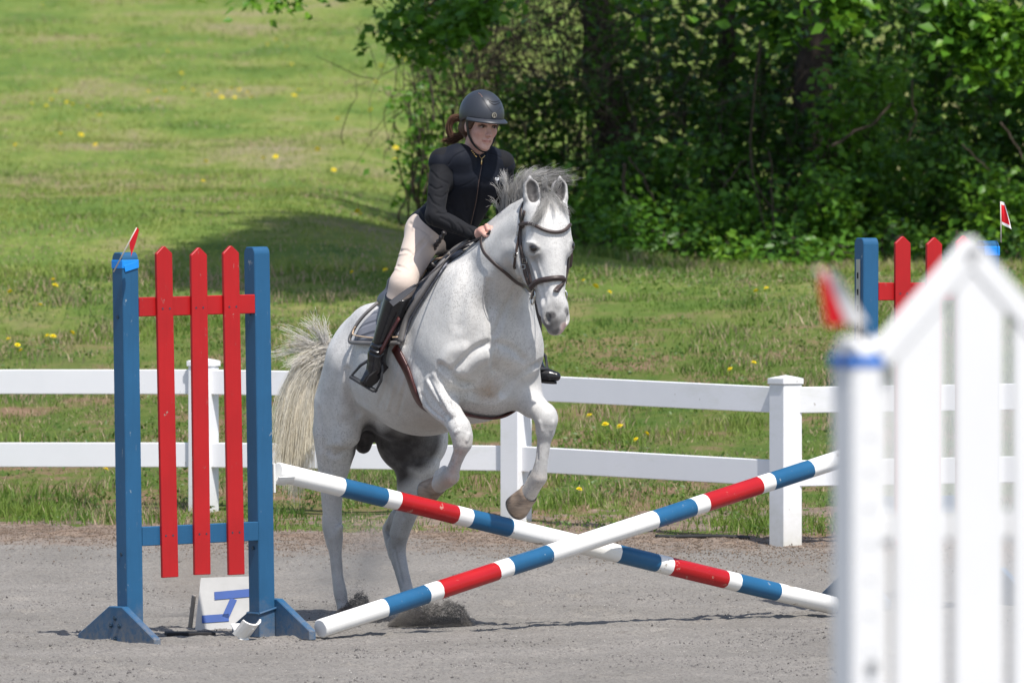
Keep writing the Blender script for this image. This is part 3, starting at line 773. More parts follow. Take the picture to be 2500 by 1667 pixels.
# shoulders, breast
g.ell(H(1098, 790, -.18), (.20, .105, .29), A(unit(A(.9, 0, -.3)), A(0, 1, 0), unit(A(.3, 0, .9))), k=.11)
g.ell(H(1232, 800, .16), (.19, .115, .28), A(unit(A(.9, 0, -.3)), A(0, 1, 0), unit(A(.3, 0, .9))), k=.11)
g.ell(H(1095, 880, -.19), (.13, .10, .13), k=.10)
g.ell(H(1268, 860, .19), (.13, .105, .14), k=.09)
g.ell(H(1172, 850, -.08), (.12, .11, .12), k=.05)
g.ell(H(1235, 850, .08), (.12, .11, .12), k=.05)
g.ell(H(1165, 950, .02), (.17, .17, .11), k=.08)
g.ell(H(1185, 930, .13), (.2, .14, .18), k=.09)
g.ell(H(1185, 790, -.06), (.13, .10, .15), k=.08); g.ell(H(1228, 780, .06), (.13, .10, .15), k=.08)
# neck
g.chain([(H(1160, 752, 0), .235), (H(1205, 672, 0), .178), (H(1252, 607, 0), .140), (H(1297, 556, 0), .112), (H(1322, 530, 0), .095)], .07)
g.chain([(H(1150, 640, 0), .07), (H(1200, 572, 0), .058), (H(1255, 520, 0), .048), (H(1310, 492, 0), .045)], .05)      # crest
g.chain([(H(1205, 800, -.02), .07), (H(1235, 720, 0), .065), (H(1275, 640, 0), .06)], .04)      # windpipe
g.chain([(H(1150, 770, -.13), .05), (H(1190, 690, -.115), .045), (H(1245, 610, -.09), .04)], .04)
# right fore (viewer's left)
g.chain([(H(1050, 925, -.23), .092), (H(1062, 955, -.225), .086), (H(1083, 992, -.215), .072), (H(1108, 1022, -.20), .056), (H(1122, 1043, -.195), .052)], .035)
g.chain([(H(1122, 1043, -.195), .050), (H(1128, 1064, -.19), .054), (H(1129, 1082, -.19), .046)], .02)
g.chain([(H(1130, 1078, -.185), .040), (H(1125, 1098, -.185), .034), (H(1113, 1128, -.18), .030), (H(1105, 1150, -.175), .033), (H(1101, 1162, -.175), .043), (H(1090, 1172, -.175), .040), (H(1076, 1180, -.17), .040), (H(1068, 1184, -.17), .043)], .02)
g.chain([(H(1085, 1146, -.17), .022), (H(1070, 1158, -.17), .022)], .016)                                    # ergot, fetlock back
g.chain([(H(1029, 960, -.27), .030), (H(1045, 990, -.265), .027), (H(1078, 1018, -.25), .018)], .012)         # forearm muscle strands
g.chain([(H(1055, 930, -.28), .035), (H(1082, 975, -.265), .030), (H(1105, 1010, -.24), .018)], .014)
# left fore
g.chain([(H(1255, 900, .22), .125), (H(1268, 945, .225), .110), (H(1298, 985, .24), .068), (H(1322, 1005, .24), .054), (H(1334, 1018, .24), .054)], .035)
g.chain([(H(1248, 945, .20), .065), (H(1266, 970, .215), .052), (H(1290, 1002, .23), .022)], .03)
g.chain([(H(1330, 1010, .24), .054), (H(1334, 1028, .24), .054), (H(1332, 1050, .24), .046)], .02)
g.chain([(H(1331, 1050, .24), .042), (H(1328, 1080, .24), .0335), (H(1323, 1120, .235), .0305), (H(1318, 1148, .235), .036), (H(1315, 1164, .235), .043), (H(1303, 1184, .23), .039), (H(1293, 1200, .23), .042), (H(1288, 1207, .23), .045)], .02)
g.chain([(H(1300, 1155, .235), .02), (H(1296, 1172, .23), .02)], .016)
# grooves
# ------------- head: own frame, turned a little more to the camera
HQ = H(1338, 500, 0); _hf = unit(A(*(HAX @ A(math.sin(math.radians(21)), -math.cos(math.radians(21)), 0)))); _hl = A(-_hf[1], _hf[0], 0)
HN = unit(_hf*.985+A(0, 0, .17)); HD = unit(_hf*.17-A(0, 0, .985)); _hl = unit(np.cross(HN, HD)); _hl = _hl if _hl[1] > 0 else -_hl
AH = A(_hl, HD, HN)
def hd(l, d, n): return HQ+_hl*l+HD*d+HN*n
for s in (-1, 1):
    g.chain([(hd(s*.035, .03, -.035), .075), (hd(s*.040, .13, -.015), .070), (hd(s*.052, .20, -.03), .066)], .03)
    g.ell(hd(s*.086, .195, -.008), (.026, .040, .034), AH, .022)                       # brow
    g.chain([(hd(s*.048, .20, -.15), .098), (hd(s*.046, .27, -.135), .088), (hd(s*.036, .36, -.085), .052)], .03)     # jowl
    g.chain([(hd(s*.078, .265, -.04), .016), (hd(s*.060, .37, -.025), .013), (hd(s*.05, .42, -.02), .010)], .014)       # facial crest
    g.chain([(hd(s*.030, .34, -.105), .034), (hd(s*.024, .50, -.065), .028)], .025)
    g.chain([(hd(s*.024, .49, .0), .043), (hd(s*.027, .55, .002), .041), (hd(s*.013, .588, -.004), .032)], .025)           # muzzle
    g.ell(hd(s*.043, .548, .020), (.020, .034, .022), AH, .014)                        # nostril rim
g.chain([(hd(0, .10, -.01), .075), (hd(0, .22, -.005), .072), (hd(0, .33, .0), .060), (hd(0, .44, .0), .052), (hd(0, .54, .004), .046)], .03)
g.chain([(hd(0, .12, -.12), .085), (hd(0, .30, -.08), .06), (hd(0, .50, -.045), .05)], .03)
EARS = []
g.chain([(hd(-.010, .572, -.042), .026), (hd(.010, .572, -.042), .026)], .02)           # chin
g.chain([(hd(-.010, .603, -.016), .019), (hd(.010, .603, -.016), .019)], .015)          # lips
for s in (-1, 1):
    g.ell(hd(s*.052, .553, .036), (.013, .027, .022), A(unit(_hl*.9-s*HN*.3), unit(HD+s*_hl*.25), unit(HN+s*_hl*.3)), .008, 'sub')
    g.chain([(hd(s*.045, .585, -.026), .004), (hd(s*.018, .600, .012), .004), (hd(0, .602, .018), .004)], .006, 'sub')          # mouth
    # ears
    lb, lt = (s*.062, s*.074) if s < 0 else (.066, .082)
    eb, et = hd(lb, .0, -.035), hd(lt, -.145, -.028); up = unit(et-eb); op = unit(HN-s*_hl*.12-_hl*.28); op = unit(op-up*(op@up)); sd3 = np.cross(up, op)
    EA = A(sd3, up, op)
    g.chain([(eb-up*.02, .034), (eb+up*.04, .045), (eb+up*.09, .039), (et-up*.02, .015), (et, .006)], .016)
    g.ell(eb+up*.070+op*.030, (.030, .064, .037), EA, .008, 'sub'); EARS.append((eb, up, op))
HV, HFc = g.skin(2)
del g
def smooth_where(V, F, wgt, it):
    E = np.concatenate([F[:, [0, 1]], F[:, [1, 2]], F[:, [2, 3]], F[:, [3, 0]]]); dg = np.maximum(np.bincount(E.ravel(), minlength=len(V)), 1)[:, None]
    for _ in range(it):
        S_ = np.stack([np.bincount(E[:, 0], V[E[:, 1], d], len(V))+np.bincount(E[:, 1], V[E[:, 0], d], len(V)) for d in range(3)], -1)/dg
        V = V+(S_-V)*(wgt*.9)[:, None]
    return V
_hw = 1-falloff(HV, [(hd(0, -.05, -.03), hd(0, .6, -.03), .30, 1.0)])
_lw = np.clip((HV[:, 2]-.86)/.16, .12, 1)*np.clip(1.15-falloff(HV, [(H(1050, 940, -.25), H(1110, 1030, -.2), .16, 1.0), (H(1300, 980, .24), H(1330, 1020, .24), .12, .9)]), .12, 1)
HV = smooth_where(HV, HFc, np.clip(_hw*_lw, 0, 1), 26)
HV_w = toW(HV)
# sculpting strokes: ridges and hollows laid along lines on the skin
def vnormals(V, F):
    n_ = np.cross(V[F[:, 2]]-V[F[:, 0]], V[F[:, 3]]-V[F[:, 1]])
    N = np.stack([sum(np.bincount(F[:, i], n_[:, d], len(V)) for i in range(4)) for d in range(3)], -1)
    return N/(np.linalg.norm(N, axis=1)[:, None]+1e-12)
BVH = BVHTree.FromPolygons([Vector(v) for v in HV_w.tolist()], HFc.tolist())
def rayhit(px, py, bvh=None):
    d = Vector(((px-1250)/FPX, 1.0, -(py-HY)/FPX)).normalized()
    h = (bvh or BVH).ray_cast(Vector((0, 0, HC)), d)
    return (np.array(h[0]), np.array(h[1])) if h[0] is not None else None
STROKES = [
    ([(1193, 690), (1196, 760), (1203, 840), (1208, 905)], .034, -.016), ([(1105, 905), (1130, 880), (1160, 852), (1192, 838)], .030, -.018), ([(1140, 905), (1165, 880), (1192, 868)], .055, .016),
    ([(1130, 850), (1100, 860), (1085, 880)], .05, .010), ([(1216, 838), (1246, 848), (1280, 878)], .030, -.011), ([(1225, 868), (1250, 880)], .05, .012),
    ([(1078, 893), (1100, 915), (1128, 935), (1150, 940)], .036, -.026), ([(1326, 884), (1290, 903), (1255, 925), (1232, 962)], .034, -.022), ([(1150, 960), (1200, 975), (1230, 955)], .05, -.014),
    ([(1047, 925), (1066, 965), (1096, 1018)], .016, -.010), ([(1030, 962), (1048, 995), (1080, 1022)], .014, -.008), ([(1060, 915), (1090, 965), (1118, 1010)], .022, .008), ([(1022, 950), (1035, 985), (1062, 1012)], .016, .008),
    ([(1268, 690), (1236, 750), (1210, 815)], .034, -.014), ([(1150, 640), (1128, 720), (1120, 790)], .06, -.010), ([(1240, 665), (1205, 730)], .05, .008),
    ([(872, 1012), (852, 960), (846, 905)], .034, -.018), ([(858, 905), (862, 860)], .07, -.012), ([(905, 1000), (880, 985)], .05, .008), ([(842, 940), (836, 1010)], .06, .010),
    ([(985, 850), (965, 930), (945, 1000)], .018, .005), ([(965, 860), (945, 930), (925, 990)], .018, -.004), ([(1010, 860), (990, 940), (972, 1010)], .018, -.004), ([(1000, 880), (975, 960)], .016, .004),
    ([(800, 1100), (818, 1112), (842, 1098)], .030, -.010), ([(812, 1085), (832, 1085)], .04, .010), ([(780, 1000), (792, 1080), (800, 1150)], .03, -.007),
    ([(1262, 655), (1275, 690), (1296, 712)], .022, -.014), ([(1262, 610), (1268, 650), (1288, 688)], .03, .008), ([(1300, 640), (1318, 690), (1326, 735)], .022, -.010), ([(1312, 635), (1330, 690)], .014, .005),
    ([(1288, 592), (1302, 594), (1314, 603)], .013, .008), ([(1293, 622), (1304, 624), (1314, 618)], .012, .005), ([(1335, 700), (1328, 740)], .02, -.006), ([(1352, 715), (1362, 745)], .03, .006),
    ([(1313, 1070), (1312, 1120)], .012, -.006), ([(1116, 1100), (1104, 1130)], .010, -.005), ([(1112, 1055), (1120, 1050)], .016, .007), ([(1145, 1060), (1140, 1075)], .016, .007), ([(1318, 1030), (1322, 1050)], .016, .006), ([(1350, 1030), (1346, 1050)], .016, .006),
    ([(808, 1320), (812, 1400)], .010, -.005), ([(963, 1340), (982, 1420)], .012, -.006), ([(955, 1250), (948, 1290), (958, 1340)], .014, -.008), ([(985, 1270), (975, 1310)], .02, .006)]
_N = vnormals(HV_w, HFc)
for pts, rad, dep in STROKES:
    P_ = [rayhit(*p) for p in spline([A(*p) for p in pts], 5*len(pts))]; P_ = np.array([p[0] for p in P_ if p is not None])
    if len(P_) < 2: continue
    sel = np.where((HV_w > P_.min(0)-rad).all(1) & (HV_w < P_.max(0)+rad).all(1))[0]
    d = np.full(len(sel), 9.0); v = HV_w[sel]
    for a, b in zip(P_[:-1], P_[1:]):
        ba = b-a; t = np.clip(((v-a)@ba)/max(ba@ba, 1e-9), 0, 1); d = np.minimum(d, np.linalg.norm(v-a-t[:, None]*ba, axis=1))
    wg = np.clip(1-d/rad, 0, 1); wg = wg*wg*(3-2*wg)
    HV_w[sel] += _N[sel]*(dep*wg)[:, None]
HV = toL(HV_w)
def coat_mat():
    q = NT('grey_horse_coat'); c_, ch = q.attr('paint')
    al = q.n('ShaderNodeAttribute'); al.attribute_name = 'paint'
    n1 = q.noise(3.2, 5, .6); c = q.mix(q.ramp(n1, [(.3, 0.0), (.7, 1.0)]), (.56, .55, .53), (.66, .645, .625))
    dv = q.n('ShaderNodeTexVoronoi'); dv.feature = 'SMOOTH_F1'; dv.inputs['Scale'].default_value = 16; q.l(q.noise(3, 2, .5, out=1) if False else q.tc(), dv.inputs['Vector'])
    c = q.mix(q.math('MULTIPLY', q.ramp(dv.outputs['Distance'], [(.25, 0.0), (.65, .5)]), q.ramp(q.noise(1.8, 3), [(.4, .1), (.65, .9)])), c, (.40, .395, .39))
    n2 = q.noise(11, 5, .65); c = q.mix(q.ramp(n2, [(.5, 0.0), (.75, .5)]), c, (.36, .355, .35))
    c = q.mix(q.math('MULTIPLY', ch[1], q.ramp(q.noise(9, 4, .6), [(.25, .45), (.7, 1.0)])), c, (.20, .192, .188))
    c = q.mix(q.math('MULTIPLY', ch[2], q.ramp(q.noise(12, 5, .65), [(.3, .4), (.65, .95)])), c, (.36, .25, .16))
    # flea-bitten flecks, denser on the neck and shoulder
    dens = q.noise(2.4, 3, .5)
    v = q.n('ShaderNodeTexVoronoi'); v.inputs['Scale'].default_value = 150; q.l(q.mapv((1, 1, .62)), v.inputs['Vector'])
    fl = q.math('LESS_THAN', v.outputs['Distance'], q.math('MULTIPLY', q.ramp(dens, [(.30, .2), (.62, 1.0)]), .38))
    pick = q.ramp(q.noise(48, 2, .5), [(.44, 0.0), (.54, .55)])
    c = q.mix(q.math('MULTIPLY', fl, pick), c, (.22, .21, .20))
    f3 = q.noise(95, 4, .7); c = q.mix(q.math("MULTIPLY", q.ramp(f3, [(.50, 0.0), (.62, .8)]), q.ramp(dens, [(.3, .2), (.65, .7)])), c, (.33, .315, .30))
    c = q.mix(q.math('MULTIPLY', al.outputs['Alpha'], .55), c, (.62, .34, .30))
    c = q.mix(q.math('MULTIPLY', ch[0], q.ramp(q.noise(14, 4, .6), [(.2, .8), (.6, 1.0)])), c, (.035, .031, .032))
    q.bump(q.math('ADD', q.math('MULTIPLY', q.noise(7, 4, .5), .8), q.math('MULTIPLY', q.noise(150, 4, .7, q.mapv((1, 1, .28))), .34)), .30, .02)
    m = q.set(c, .52, .35); q.b.inputs['Sheen Weight'].default_value = .12; q.b.inputs['Sheen Roughness'].default_value = .4
    return m
BVH = BVHTree.FromPolygons([Vector(v) for v in HV_w.tolist()], HFc.tolist())
def near(P):
    h = BVH.find_nearest(Vector(P)); return np.array(h[0]), np.array(h[1])
def on_horse(px, py, b=0.0):
    r = rayhit(px, py)
    return r if r is not None else near(toW(H(px, py, b)))
# painted colouring: r dark skin and groin shade, g grey hair, b brown stain
def hp(px, py):
    r = rayhit(px, py); return toL(r[0]) if r is not None else H(px, py, 0)
groin = falloff(HV, [(H(870, 1020, -.05), H(930, 1050, .02), .20, 1.0), (H(930, 1050, .05), H(1010, 1075, .08), .19, 1.0), (H(1010, 1075, .1), H(1050, 1085, .12), .14, .75), (H(885, 1050, 0), H(885, 1110, 0), .13, 1.0), (H(940, 1090, .05), H(975, 1130, .1), .14, .85), (H(870, 1060, -.1), H(862, 1100, -.1), .08, .7)])  # dark groin skin, with the shade between the thighs painted in
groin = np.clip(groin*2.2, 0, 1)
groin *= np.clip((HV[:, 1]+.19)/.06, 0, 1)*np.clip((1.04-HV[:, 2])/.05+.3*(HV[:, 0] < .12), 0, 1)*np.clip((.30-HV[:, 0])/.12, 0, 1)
dark = falloff(HV, [(hp(1345, 790), .085, .8), (hp(1352, 755), .075, .4), (hp(1375, 780), .05, .6), (hp(1370, 800), .05, .5), (hp(1348, 770), .036, 1.0), (hp(1384, 760), .03, .9), (hp(1358, 808), .05, .8), (hp(1335, 785), .045, .6), (hp(1340, 750), .07, .25),
    (hp(1304, 607), .038, .75), (hp(1399, 600), .036, .75), (hp(1312, 628), .05, .35)]
    + [(eb+up*t+op*.004, .052, 1.0) for eb, up, op in EARS for t in (.04, .07, .10)])
grey = falloff(HV, [(H(812, 1300, -.15), H(831, 1470, -.15), .12, .75), (H(970, 1310, .15), H(1001, 1480, .15), .14, .75), (H(1005, 1180, .17), H(975, 1300, .15), .16, .6), (H(812, 1180, -.16), H(812, 1280, -.16), .14, .45),
    (H(1128, 1064, -.19), .09, .5), (H(1128, 1090, -.19), H(1101, 1162, -.18), .08, .55), (H(1334, 1035, .24), .10, .5), (H(1330, 1060, .24), H(1318, 1160, .235), .085, .4), (H(1285, 930, .25), .2, .35),
    (hd(-.06, .30, -.1), .14, .5), (hd(0, .55, -.02), .14, .4), (hd(-.09, .25, -.03), .09, .45), (H(1250, 640, -.1), .2, .4), (H(1280, 830, .2), .2, .35), (H(1200, 700, -.05), .2, .3)])
stain = falloff(HV, [(H(1180, 962, -.02)+A(.09, 0, 0), .11, 1.0), (H(1010, 1010, -.25), .28, .25), (H(1060, 1060, -.1), .25, .35), (H(805, 1095, -.2), .12, .35), (H(1101, 1180, -.18), H(1060, 1190, -.17), .09, .6), (H(1310, 1175, .235), H(1288, 1210, .23), .09, .55), (H(1128, 1080, -.19), .07, .4)])
pink = falloff(HV, [(hd(.03, .585, .03), hd(.028, .62, .005), .028, 1.0)])
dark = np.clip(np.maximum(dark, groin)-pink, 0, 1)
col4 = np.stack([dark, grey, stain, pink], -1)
COAT = coat_mat()
horse = empty('horse', HO, 'light grey horse jumping the crossed poles with forelegs tucked', 'horse')
hb = mesh('body', HV_w, HFc, COAT, horse, True, attr={'paint': col4})
# eyes
EYE = NT('horse_eye').set((.010, .007, .006), .06, .8)
def ball(c, rad, ax=None, n=16, m=10):
    ax = np.eye(3) if ax is None else np.asarray(ax); V = []; F = []
    for i in range(m+1):
        ph = math.pi*i/m
        for j in range(n):
            th = 2*math.pi*j/n; V.append(np.asarray(c)+A(rad[0]*math.sin(ph)*math.cos(th), rad[1]*math.cos(ph), rad[2]*math.sin(ph)*math.sin(th)) @ ax)
    for i in range(m):
        for j in range(n): k = (j+1) % n; F.append((i*n+j, i*n+k, (i+1)*n+k, (i+1)*n+j))
    return np.array(V), F
AHw = AH @ HAX
LID = plain('horse_eyelid', (.13, .12, .115), .5)
EYES = []
for px, py in ((1303.5, 607), (1400.5, 599)):
    r = rayhit(px, py) or near(toW(hd(-.09 if px < 1350 else .09, .2, 0))); c = r[0]-r[1]*.0165
    V, F = ball(c, (.024, .0195, .0225), AHw); eo = mesh('eye', V, F, EYE, horse, True); EYES.append(toL(c))
    for up_, rad_ in ((1, .0062), (-1, .0042)):
        Pq = np.array([c+AHw[0]*(.0235*math.cos(t))-AHw[1]*(up_*.0165*math.sin(t))+AHw[2]*.0 for t in np.linspace(.1, math.pi-.1, 11)])
        Pq = np.array([near(p)[0]*.75+p*.25+near(p)[1]*.001 for p in Pq]); V, F = tube(Pq, rad_*np.sin(np.linspace(.45, math.pi-.45, 11)), 7); lo = mesh('eyelid', V, F, LID, horse, True); lo.parent = eo
# hooves
def hoof_mat():
    q = NT('hoof_horn'); n = q.noise(20, 4, .6, q.mapv((1, 1, 4)))
    return q.set(q.ramp(n, [(.25, (.17, .125, .095)), (.55, (.30, .225, .17)), (.8, (.40, .31, .24))]), .55, .4)
HOOF = hoof_mat(); SHOE = plain('horse_shoe', (.25, .25, .26), .35, metal=.8)
def hoof(c0, c1, r0, r1, toe):
    """truncated horn cone from the coronet c0 to the sole c1 (local), toe direction"""
    ax = unit(c1-c0); t = unit(toe-ax*(toe@ax)); s_ = np.cross(ax, t); n = 24; th = np.linspace(0, 2*np.pi, n, endpoint=False)
    V = []; F = []
    rows = [(-.10, r0*.90, 0), (0, r0*1.04, 0), (.12, r0*1.0, .004), (.5, (r0+r1)/2, .010), (.92, r1, .018), (1.0, r1*.98, .018), (1.0, r1*.72, .016), (.93, r1*.5, .012)]
    L = np.linalg.norm(c1-c0)
    for u, r, sh in rows:
        el = np.where(np.cos(th) > 0, 1.08, .92)
        V.append(c0+ax*(L*u)+(np.cos(th)*el*r)[:, None]*t+(np.sin(th)*r*.95)[:, None]*s_+t*sh)
    V = np.concatenate(V); m = len(rows)
    for i in range(m-1):
        for j in range(n): k = (j+1) % n; F.append((i*n+j, (i+1)*n+j, (i+1)*n+k, i*n+k))
    F.append(tuple((m-1)*n+j for j in range(n)))
    o = mesh('hoof', toW(V), F, HOOF, horse, True)
    Vs = []
    for u, r in ((1.0, r1*.99), (1.07, r1*.98), (1.07, r1*.76), (1.0, r1*.75)):
        el = np.where(np.cos(th) > 0, 1.08, .92); Vs.append(c0+ax*(L*u)+(np.cos(th)*el*r)[:, None]*t+(np.sin(th)*r*.95)[:, None]*s_+t*.018)
    Fs = []
    for i in range(4):
        for j in range(n):
            k = (j+1) % n; i2 = (i+1) % 4
            if abs(j-n//2) > 2: Fs.append((i*n+j, i2*n+j, i2*n+k, i*n+k))
    sh = mesh('shoe', toW(np.concatenate(Vs)), Fs, SHOE, horse); sh.parent = o
hoof(H(1069, 1182, -.17), H(1043, 1190, -.165), .047, .060, A(.15, 0, -1))
hoof(H(1290, 1204, .23), H(1259, 1228, .22), .050, .064, A(.6, 0, -.6))
hoof(H(842, 1490, -.15), H(848, 1520, -.15), .048, .062, A(1, 0, 0))
hoof(H(1014, 1500, .15), H(1020, 1530, .15), .050, .064, A(1, 0, 0))

# ------------------------------------------------------------------ hair
def hair(name, strands, mat, parent, rad=.0014, taper=.35, cols=None, kind=None):
    """thin three-sided strands; strands is (n, m, 3)"""
    S_ = np.asarray(strands, float); n, m, _ = S_.shape
    T = np.gradient(S_, axis=1); T /= np.linalg.norm(T, axis=2)[..., None]+1e-9
    rv = R.normal(size=(n, 1, 3)); N = np.cross(T, rv); N /= np.linalg.norm(N, axis=2)[..., None]+1e-9; B = np.cross(T, N)
    t = np.linspace(0, 1, m); rr = rad*(1-(1-taper)*t)[None, :, None]*R.uniform(.6, 1.3, (n, 1, 1))
    V = np.stack([S_+rr*(math.cos(a)*N+math.sin(a)*B) for a in (0, 2.094, 4.189)], 2).reshape(-1, 3)
    i = np.arange(n)[:, None, None]*(m*3)+np.arange(m-1)[None, :, None]*3; j = np.arange(3)[None, None, :]; k = (j+1) % 3
    F = np.stack([i+j, i+k, i+3+k, i+3+j], -1).reshape(-1, 4)
    at = None
    if cols is not None:
        c = np.asarray(cols, float); c = c if c.ndim == 3 else np.repeat(c[:, None, :], m, 1)
        at = {'hair': np.repeat(c.reshape(-1, 3), 3, 0)}
    return mesh(name, V, F, mat, parent, True, attr=at)
def hair_mat(name, rough=.45):
    q = NT(name); c_, ch = q.attr('hair'); q.set(c_, rough, .35)
    tr = q.n('ShaderNodeBsdfTranslucent'); q.l(c_, tr.inputs[0]); mx = q.n('ShaderNodeMixShader'); mx.inputs[0].default_value = .5
    q.l(q.b.outputs[0], mx.inputs[1]); q.l(tr.outputs[0], mx.inputs[2]); q.l(mx.outputs[0], q.out.inputs[0]); return q.m
HAIR = hair_mat('horse_hair')
def wisp(p0, p1, p2, n, m, j0, j1, j2, sub_=1.0):
    """n strands along quadratic curves p0-p1-p2 with jitter"""
    P0 = np.asarray(p0)+R.normal(size=(n, 3))*j0; P1 = np.asarray(p1)+R.normal(size=(n, 3))*j1; P2 = np.asarray(p2)+R.normal(size=(n, 3))*j2
    t = np.linspace(0, 1, m)[None, :, None]
    S_ = (1-t)**2*P0[:, None]+2*t*(1-t)*P1[:, None]+t*t*P2[:, None]
    ph = R.uniform(0, 6.28, (n, 1, 1)); am = R.uniform(0, .008, (n, 1, 1)); d = R.normal(size=(n, 1, 3))
    return S_+am*t*np.sin(t*R.uniform(4, 10, (n, 1, 1))+ph)*d
# tail: dock hidden behind the rump, flowing left and down
tb = H(806, 862, 0); tY = float(toW(tb)[1])
def tw(px, py, dy=0.0): return W(px, py, tY+.10+dy)
root = tw(800, 868)
S1 = []; C1 = []
def addw(lst, cl, P, n, j, base, tip, m=14):
    s_ = wisp(*P, n, m, *j); lst.append(s_); u = np.linspace(0, 1, m)[None, :, None]; v = R.uniform(.9, 1.1, (n, 1, 1))
    cl.append((A(*base)*(1-u)+A(*tip)*u)*v)
gr, cr, lg = (.74, .72, .70), (1.0, .95, .82), (.90, .87, .81)
for (mx, my, ex, ey, n) in ((690, 865, 676, 1085, 150), (696, 870, 668, 1125, 120), (706, 880, 684, 1165, 160), (715, 890, 700, 1150, 190), (728, 900, 718, 1190, 190), (738, 915, 735, 1165, 190), (750, 930, 748, 1150, 170),
                            (720, 890, 714, 1215, 90), (686, 870, 668, 1060, 70), (756, 930, 757, 1120, 140), (712, 890, 696, 1060, 150), (735, 920, 728, 1200, 60)):
    addw(S1, C1, (root+A(R.uniform(-.02, .02), 0, R.uniform(-.05, .03)), tw(mx, my, R.uniform(-.05, .08)), tw(ex, ey, R.uniform(-.08, .1))), int(n*.6), (.016, .022, .028), lg, cr)
for (mx, my, ex, ey, n) in ((770, 830, 690, 800, 26), (760, 835, 672, 868, 22), (745, 845, 662, 870, 20), (765, 820, 715, 830, 40), (770, 800, 745, 790, 34), (775, 790, 765, 772, 26), (790, 810, 790, 780, 22), (740, 830, 700, 835, 30), (770, 850, 722, 850, 60), (765, 870, 705, 890, 70), (760, 850, 730, 815, 40)):
    addw(S1, C1, (root+A(0, 0, R.uniform(-.02, .06)), tw(mx, my, R.uniform(-.05, .05)), tw(ex, ey, R.uniform(-.06, .06))), int(n*.8), (.014, .022, .020), gr, lg, 14)
addw(S1, C1, (tw(805, 835), tw(772, 845), tw(735, 880)), 150, (.018, .024, .03), lg, cr, 14)
tail_o = hair('tail', np.concatenate(S1), HAIR, horse, .0014, .35, np.concatenate(C1))
g = SDF(toL(tw(740, 1000))-A(.75, .5, .75), toL(tw(740, 1000))+A(.6, .5, .6), .009)
def tl(px, py): return toL(tw(px, py, .03))
for pts in (((805, 862, .025), (765, 866, .035), (732, 900, .045), (712, 965, .05), (702, 1040, .045), (698, 1100, .03), (694, 1140, .012)), ((800, 872, .025), (770, 890, .035), (748, 940, .045), (738, 1020, .05), (735, 1090, .04), (730, 1150, .012))):
    g.chain([(tl(x, y), r_) for x, y, r_ in pts], .05)
V, F = g.skin(4); del g
q = NT('tail_hair_mass'); nz = q.noise(40, 5, .7, q.mapv((1, 1, .06))); q.bump(nz, .8, .02)
o = mesh('hair_mass', toW(V), F, q.set(q.ramp(nz, [(.3, (.72, .66, .55)), (.6, (.90, .85, .74))]), .6, .3), horse, True); o.parent = tail_o
# mane: upright along the crest
S2 = []; C2 = []
cb = [H(1226, 530, 0), H(1245, 510, 0), H(1275, 490, 0), H(1300, 478, 0)]
cb = spline(cb, 64); mg = (.42, .41, .40); md = (.17, .165, .165); ml = (.78, .76, .73)
for i, p in enumerate(cb):
    t = i/63; pw = toW(p); s0 = near(pw+A(0, 0, .05))[0]-A(0, 0, .012)
    dirx = -.010+.075*t; hgt = .125+.03*math.sin(t*3.1)-.03*abs(t-.5)
    for side, base, tip, n in ((-1, mg, ml, 11), (1, md, mg, 14), (0, md, mg, 10)):
        off = toW(A(0, side*.014, 0))-HO
        cl = A(R.normal(0, .034), R.normal(0, .025), 0); hh = hgt*R.uniform(.5, 1.2)
        tip_p = s0+off*1.5+A(dirx-.02, 0, hh)+cl
        addw(S2, C2, (s0+off, s0+off*2+A(dirx*.1, 0, hh*.85)+cl*.3, s0+off*1.5+A(dirx*1.5+.03, 0, hh*.92)+cl*1.2), n, (.008, .009, .013), base, tip, 9)
for (x0, y0, mx, my, ex, ey, n) in ((1240, 512, 1242, 470, 1228, 418, 50), (1245, 505, 1246, 460, 1220, 432, 26), (1228, 530, 1228, 500, 1234, 462, 40)):
    p = [toW(H(x0, y0, -.02)), toW(H(mx, my, -.03)), toW(H(ex, ey, -.03))]; addw(S2, C2, p, n, (.012, .008, .008), mg, ml, 9)
hair('mane', np.concatenate(S2), HAIR, horse, .0010, .3, np.concatenate(C2))
S3 = []; C3 = []
for (l0, l1, d1, n1, l2, d2, n2, n, base, tip) in ((-.01, -.03, .0, .08, -.095, .085, .055, 90, mg, ml), (-.01, -.045, .02, .08, -.105, .105, .045, 70, md, mg), (0, -.02, -.03, .07, -.07, .055, .075, 50, mg, ml), (0, .0, -.02, .075, -.005, .055, .085, 30, mg, ml),
                                                    (.02, .05, .0, .07, .085, .055, .05, 34, md, mg), (.0, -.01, -.09, .01, -.02, -.13, .02, 40, mg, ml), (.03, .04, -.08, .01, .055, -.11, .03, 30, mg, ml), (.0, .03, -.03, .06, .05, .03, .07, 30, mg, ml)):
    addw(S3, C3, (toW(hd(l0, -.055, -.03)), toW(hd(l1, d1, n1)), toW(hd(l2, d2, n2))), n, (.016, .012, .012), base, tip, 9)
hair('forelock', np.concatenate(S3), HAIR, horse, .0010, .3, np.concatenate(C3))
